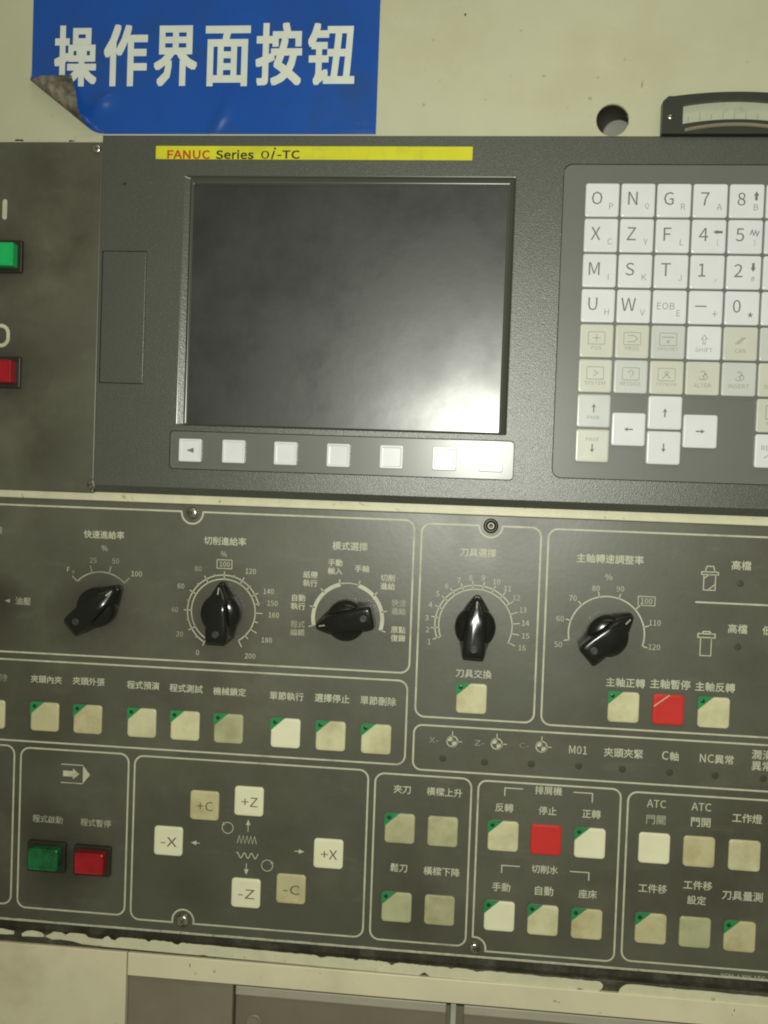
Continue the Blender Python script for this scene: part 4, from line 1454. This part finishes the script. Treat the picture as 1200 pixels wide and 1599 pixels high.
for s_, sx, sy, x_, y_ in (('X-', 678, 1155.5, 706.5, 1157.5), ('Z-', 749, 1160, 776, 1161.5), ('C-', 819, 1164, 846, 1166)):
    text(s_, sx, sy, 0, 'print_faint', panel, cap=3.0, width=5.2)
    c = P(x_, y_)
    R = 2.9 * MM
    quad = []
    for a0 in (-90, 90):
        quad.append(('fill', [c] + arc(c, R, a0, a0 + 90, 8)))
    ink('origin_mark', quad + [(arc(c, R, 0, 360, 24)[:-1], 0.6, True), ([(c[0], c[1]), (c[0], c[1] + 5.6 * MM)], 0.5, False), ([(c[0], c[1]), (c[0] + 5.4 * MM, c[1])], 0.45, False)], 0, INK, panel)
# brackets over the coolant and conveyor groups
for (ax, ay, bx, by, cx_, cy_, dx_, dy_) in ((788.5, 1243, 817, 1232, 896, 1237, 925, 1253), (783.5, 1363, 812, 1353, 890, 1360.5, 919.5, 1375)):
    a = P(ax, ay)
    b_ = P(bx, by)
    ink('bracket_line', [([(a[0], a[1]), (a[0], b_[1]), (b_[0], b_[1])], 0.6, False)], 0, INK, panel)
    a = P(dx_, dy_)
    b_ = P(cx_, cy_)
    ink('bracket_line', [([(a[0], a[1]), (a[0], b_[1]), (b_[0], b_[1])], 0.6, False)], 0, INK, panel)
# cycle arrow emblem
c = P(116, 1208.5)
ink('emblem', arrow((c[0] - 1.6 * MM, c[1]), 90, 9.6, 6.2, 3.8, 3.2) + [('fill', mmp(c, [(5.2, 5.2), (5.2, -5.2), (9.4, 0)])), (mmp(c, [(-7.6, 5.2), (5.2, 5.2)]), 0.5, False),
    (mmp(c, [(-7.6, -5.2), (5.2, -5.2)]), 0.5, False)], 0, INK, panel)
# jog symbols
for (x_, y_, ang, ln) in ((388, 1289, 0, 7.0), (385, 1357, 180, 6.5), (305.5, 1316, -90, 5.2), (468, 1329.5, 90, 5.6)):
    ink('arrow_mark', arrow(P(x_, y_), ang, ln, 2.6, 3.2, 0.45), 0, INK, panel)
c = P(386, 1311.5)
ink('zigzag_mark', [(mmp(c, [(-5.4 + 1.08 * k, (2.2 if k % 2 else -2.0)) for k in range(11)]), 0.4, False)], 0, INK, panel)
c = P(386.5, 1336)
ink('wave_mark', [(mmp(c, [(-6.2 + 0.4 * k, 1.5 * math.sin(k * 0.62 + 0.8)) for k in range(32)]), 0.5, False)], 0, INK, panel)
for (x_, y_, a0) in ((356, 1292.5, -50), (417.5, 1351.5, 60)):
    c = P(x_, y_)
    q = pol(c, 3.1 * MM, a0)
    ink('rotation_mark', [(arc(c, 3.1 * MM, a0, a0 + 350, 26), 0.4, False), ('fill', [(q[0] - 0.9 * MM, q[1] - 0.6 * MM), (q[0] + 0.9 * MM, q[1] - 0.3 * MM), (q[0], q[1] + 1.2 * MM)])], 0, INK, panel)

flush_texts()
# meter screw last: small bright head on the housing
c = P(1047, 183, hf_)
rings = [[(1.7 * s * math.cos(2 * math.pi * k / 16) * MM, -h_ * MM, 1.7 * s * math.sin(2 * math.pi * k / 16) * MM) for k in range(16)] for s, h_ in ((1, 0), (0.95, 0.5), (0.6, 0.9), (0.2, 1.0))]
v, f = loft(rings)
mesh_obj('screw', v, f, 'screw_steel', meter, (c[0], -hf_ * MM, c[1]), True)

for o in bpy.data.objects:
    if '_w' in o:
        del o['_w']
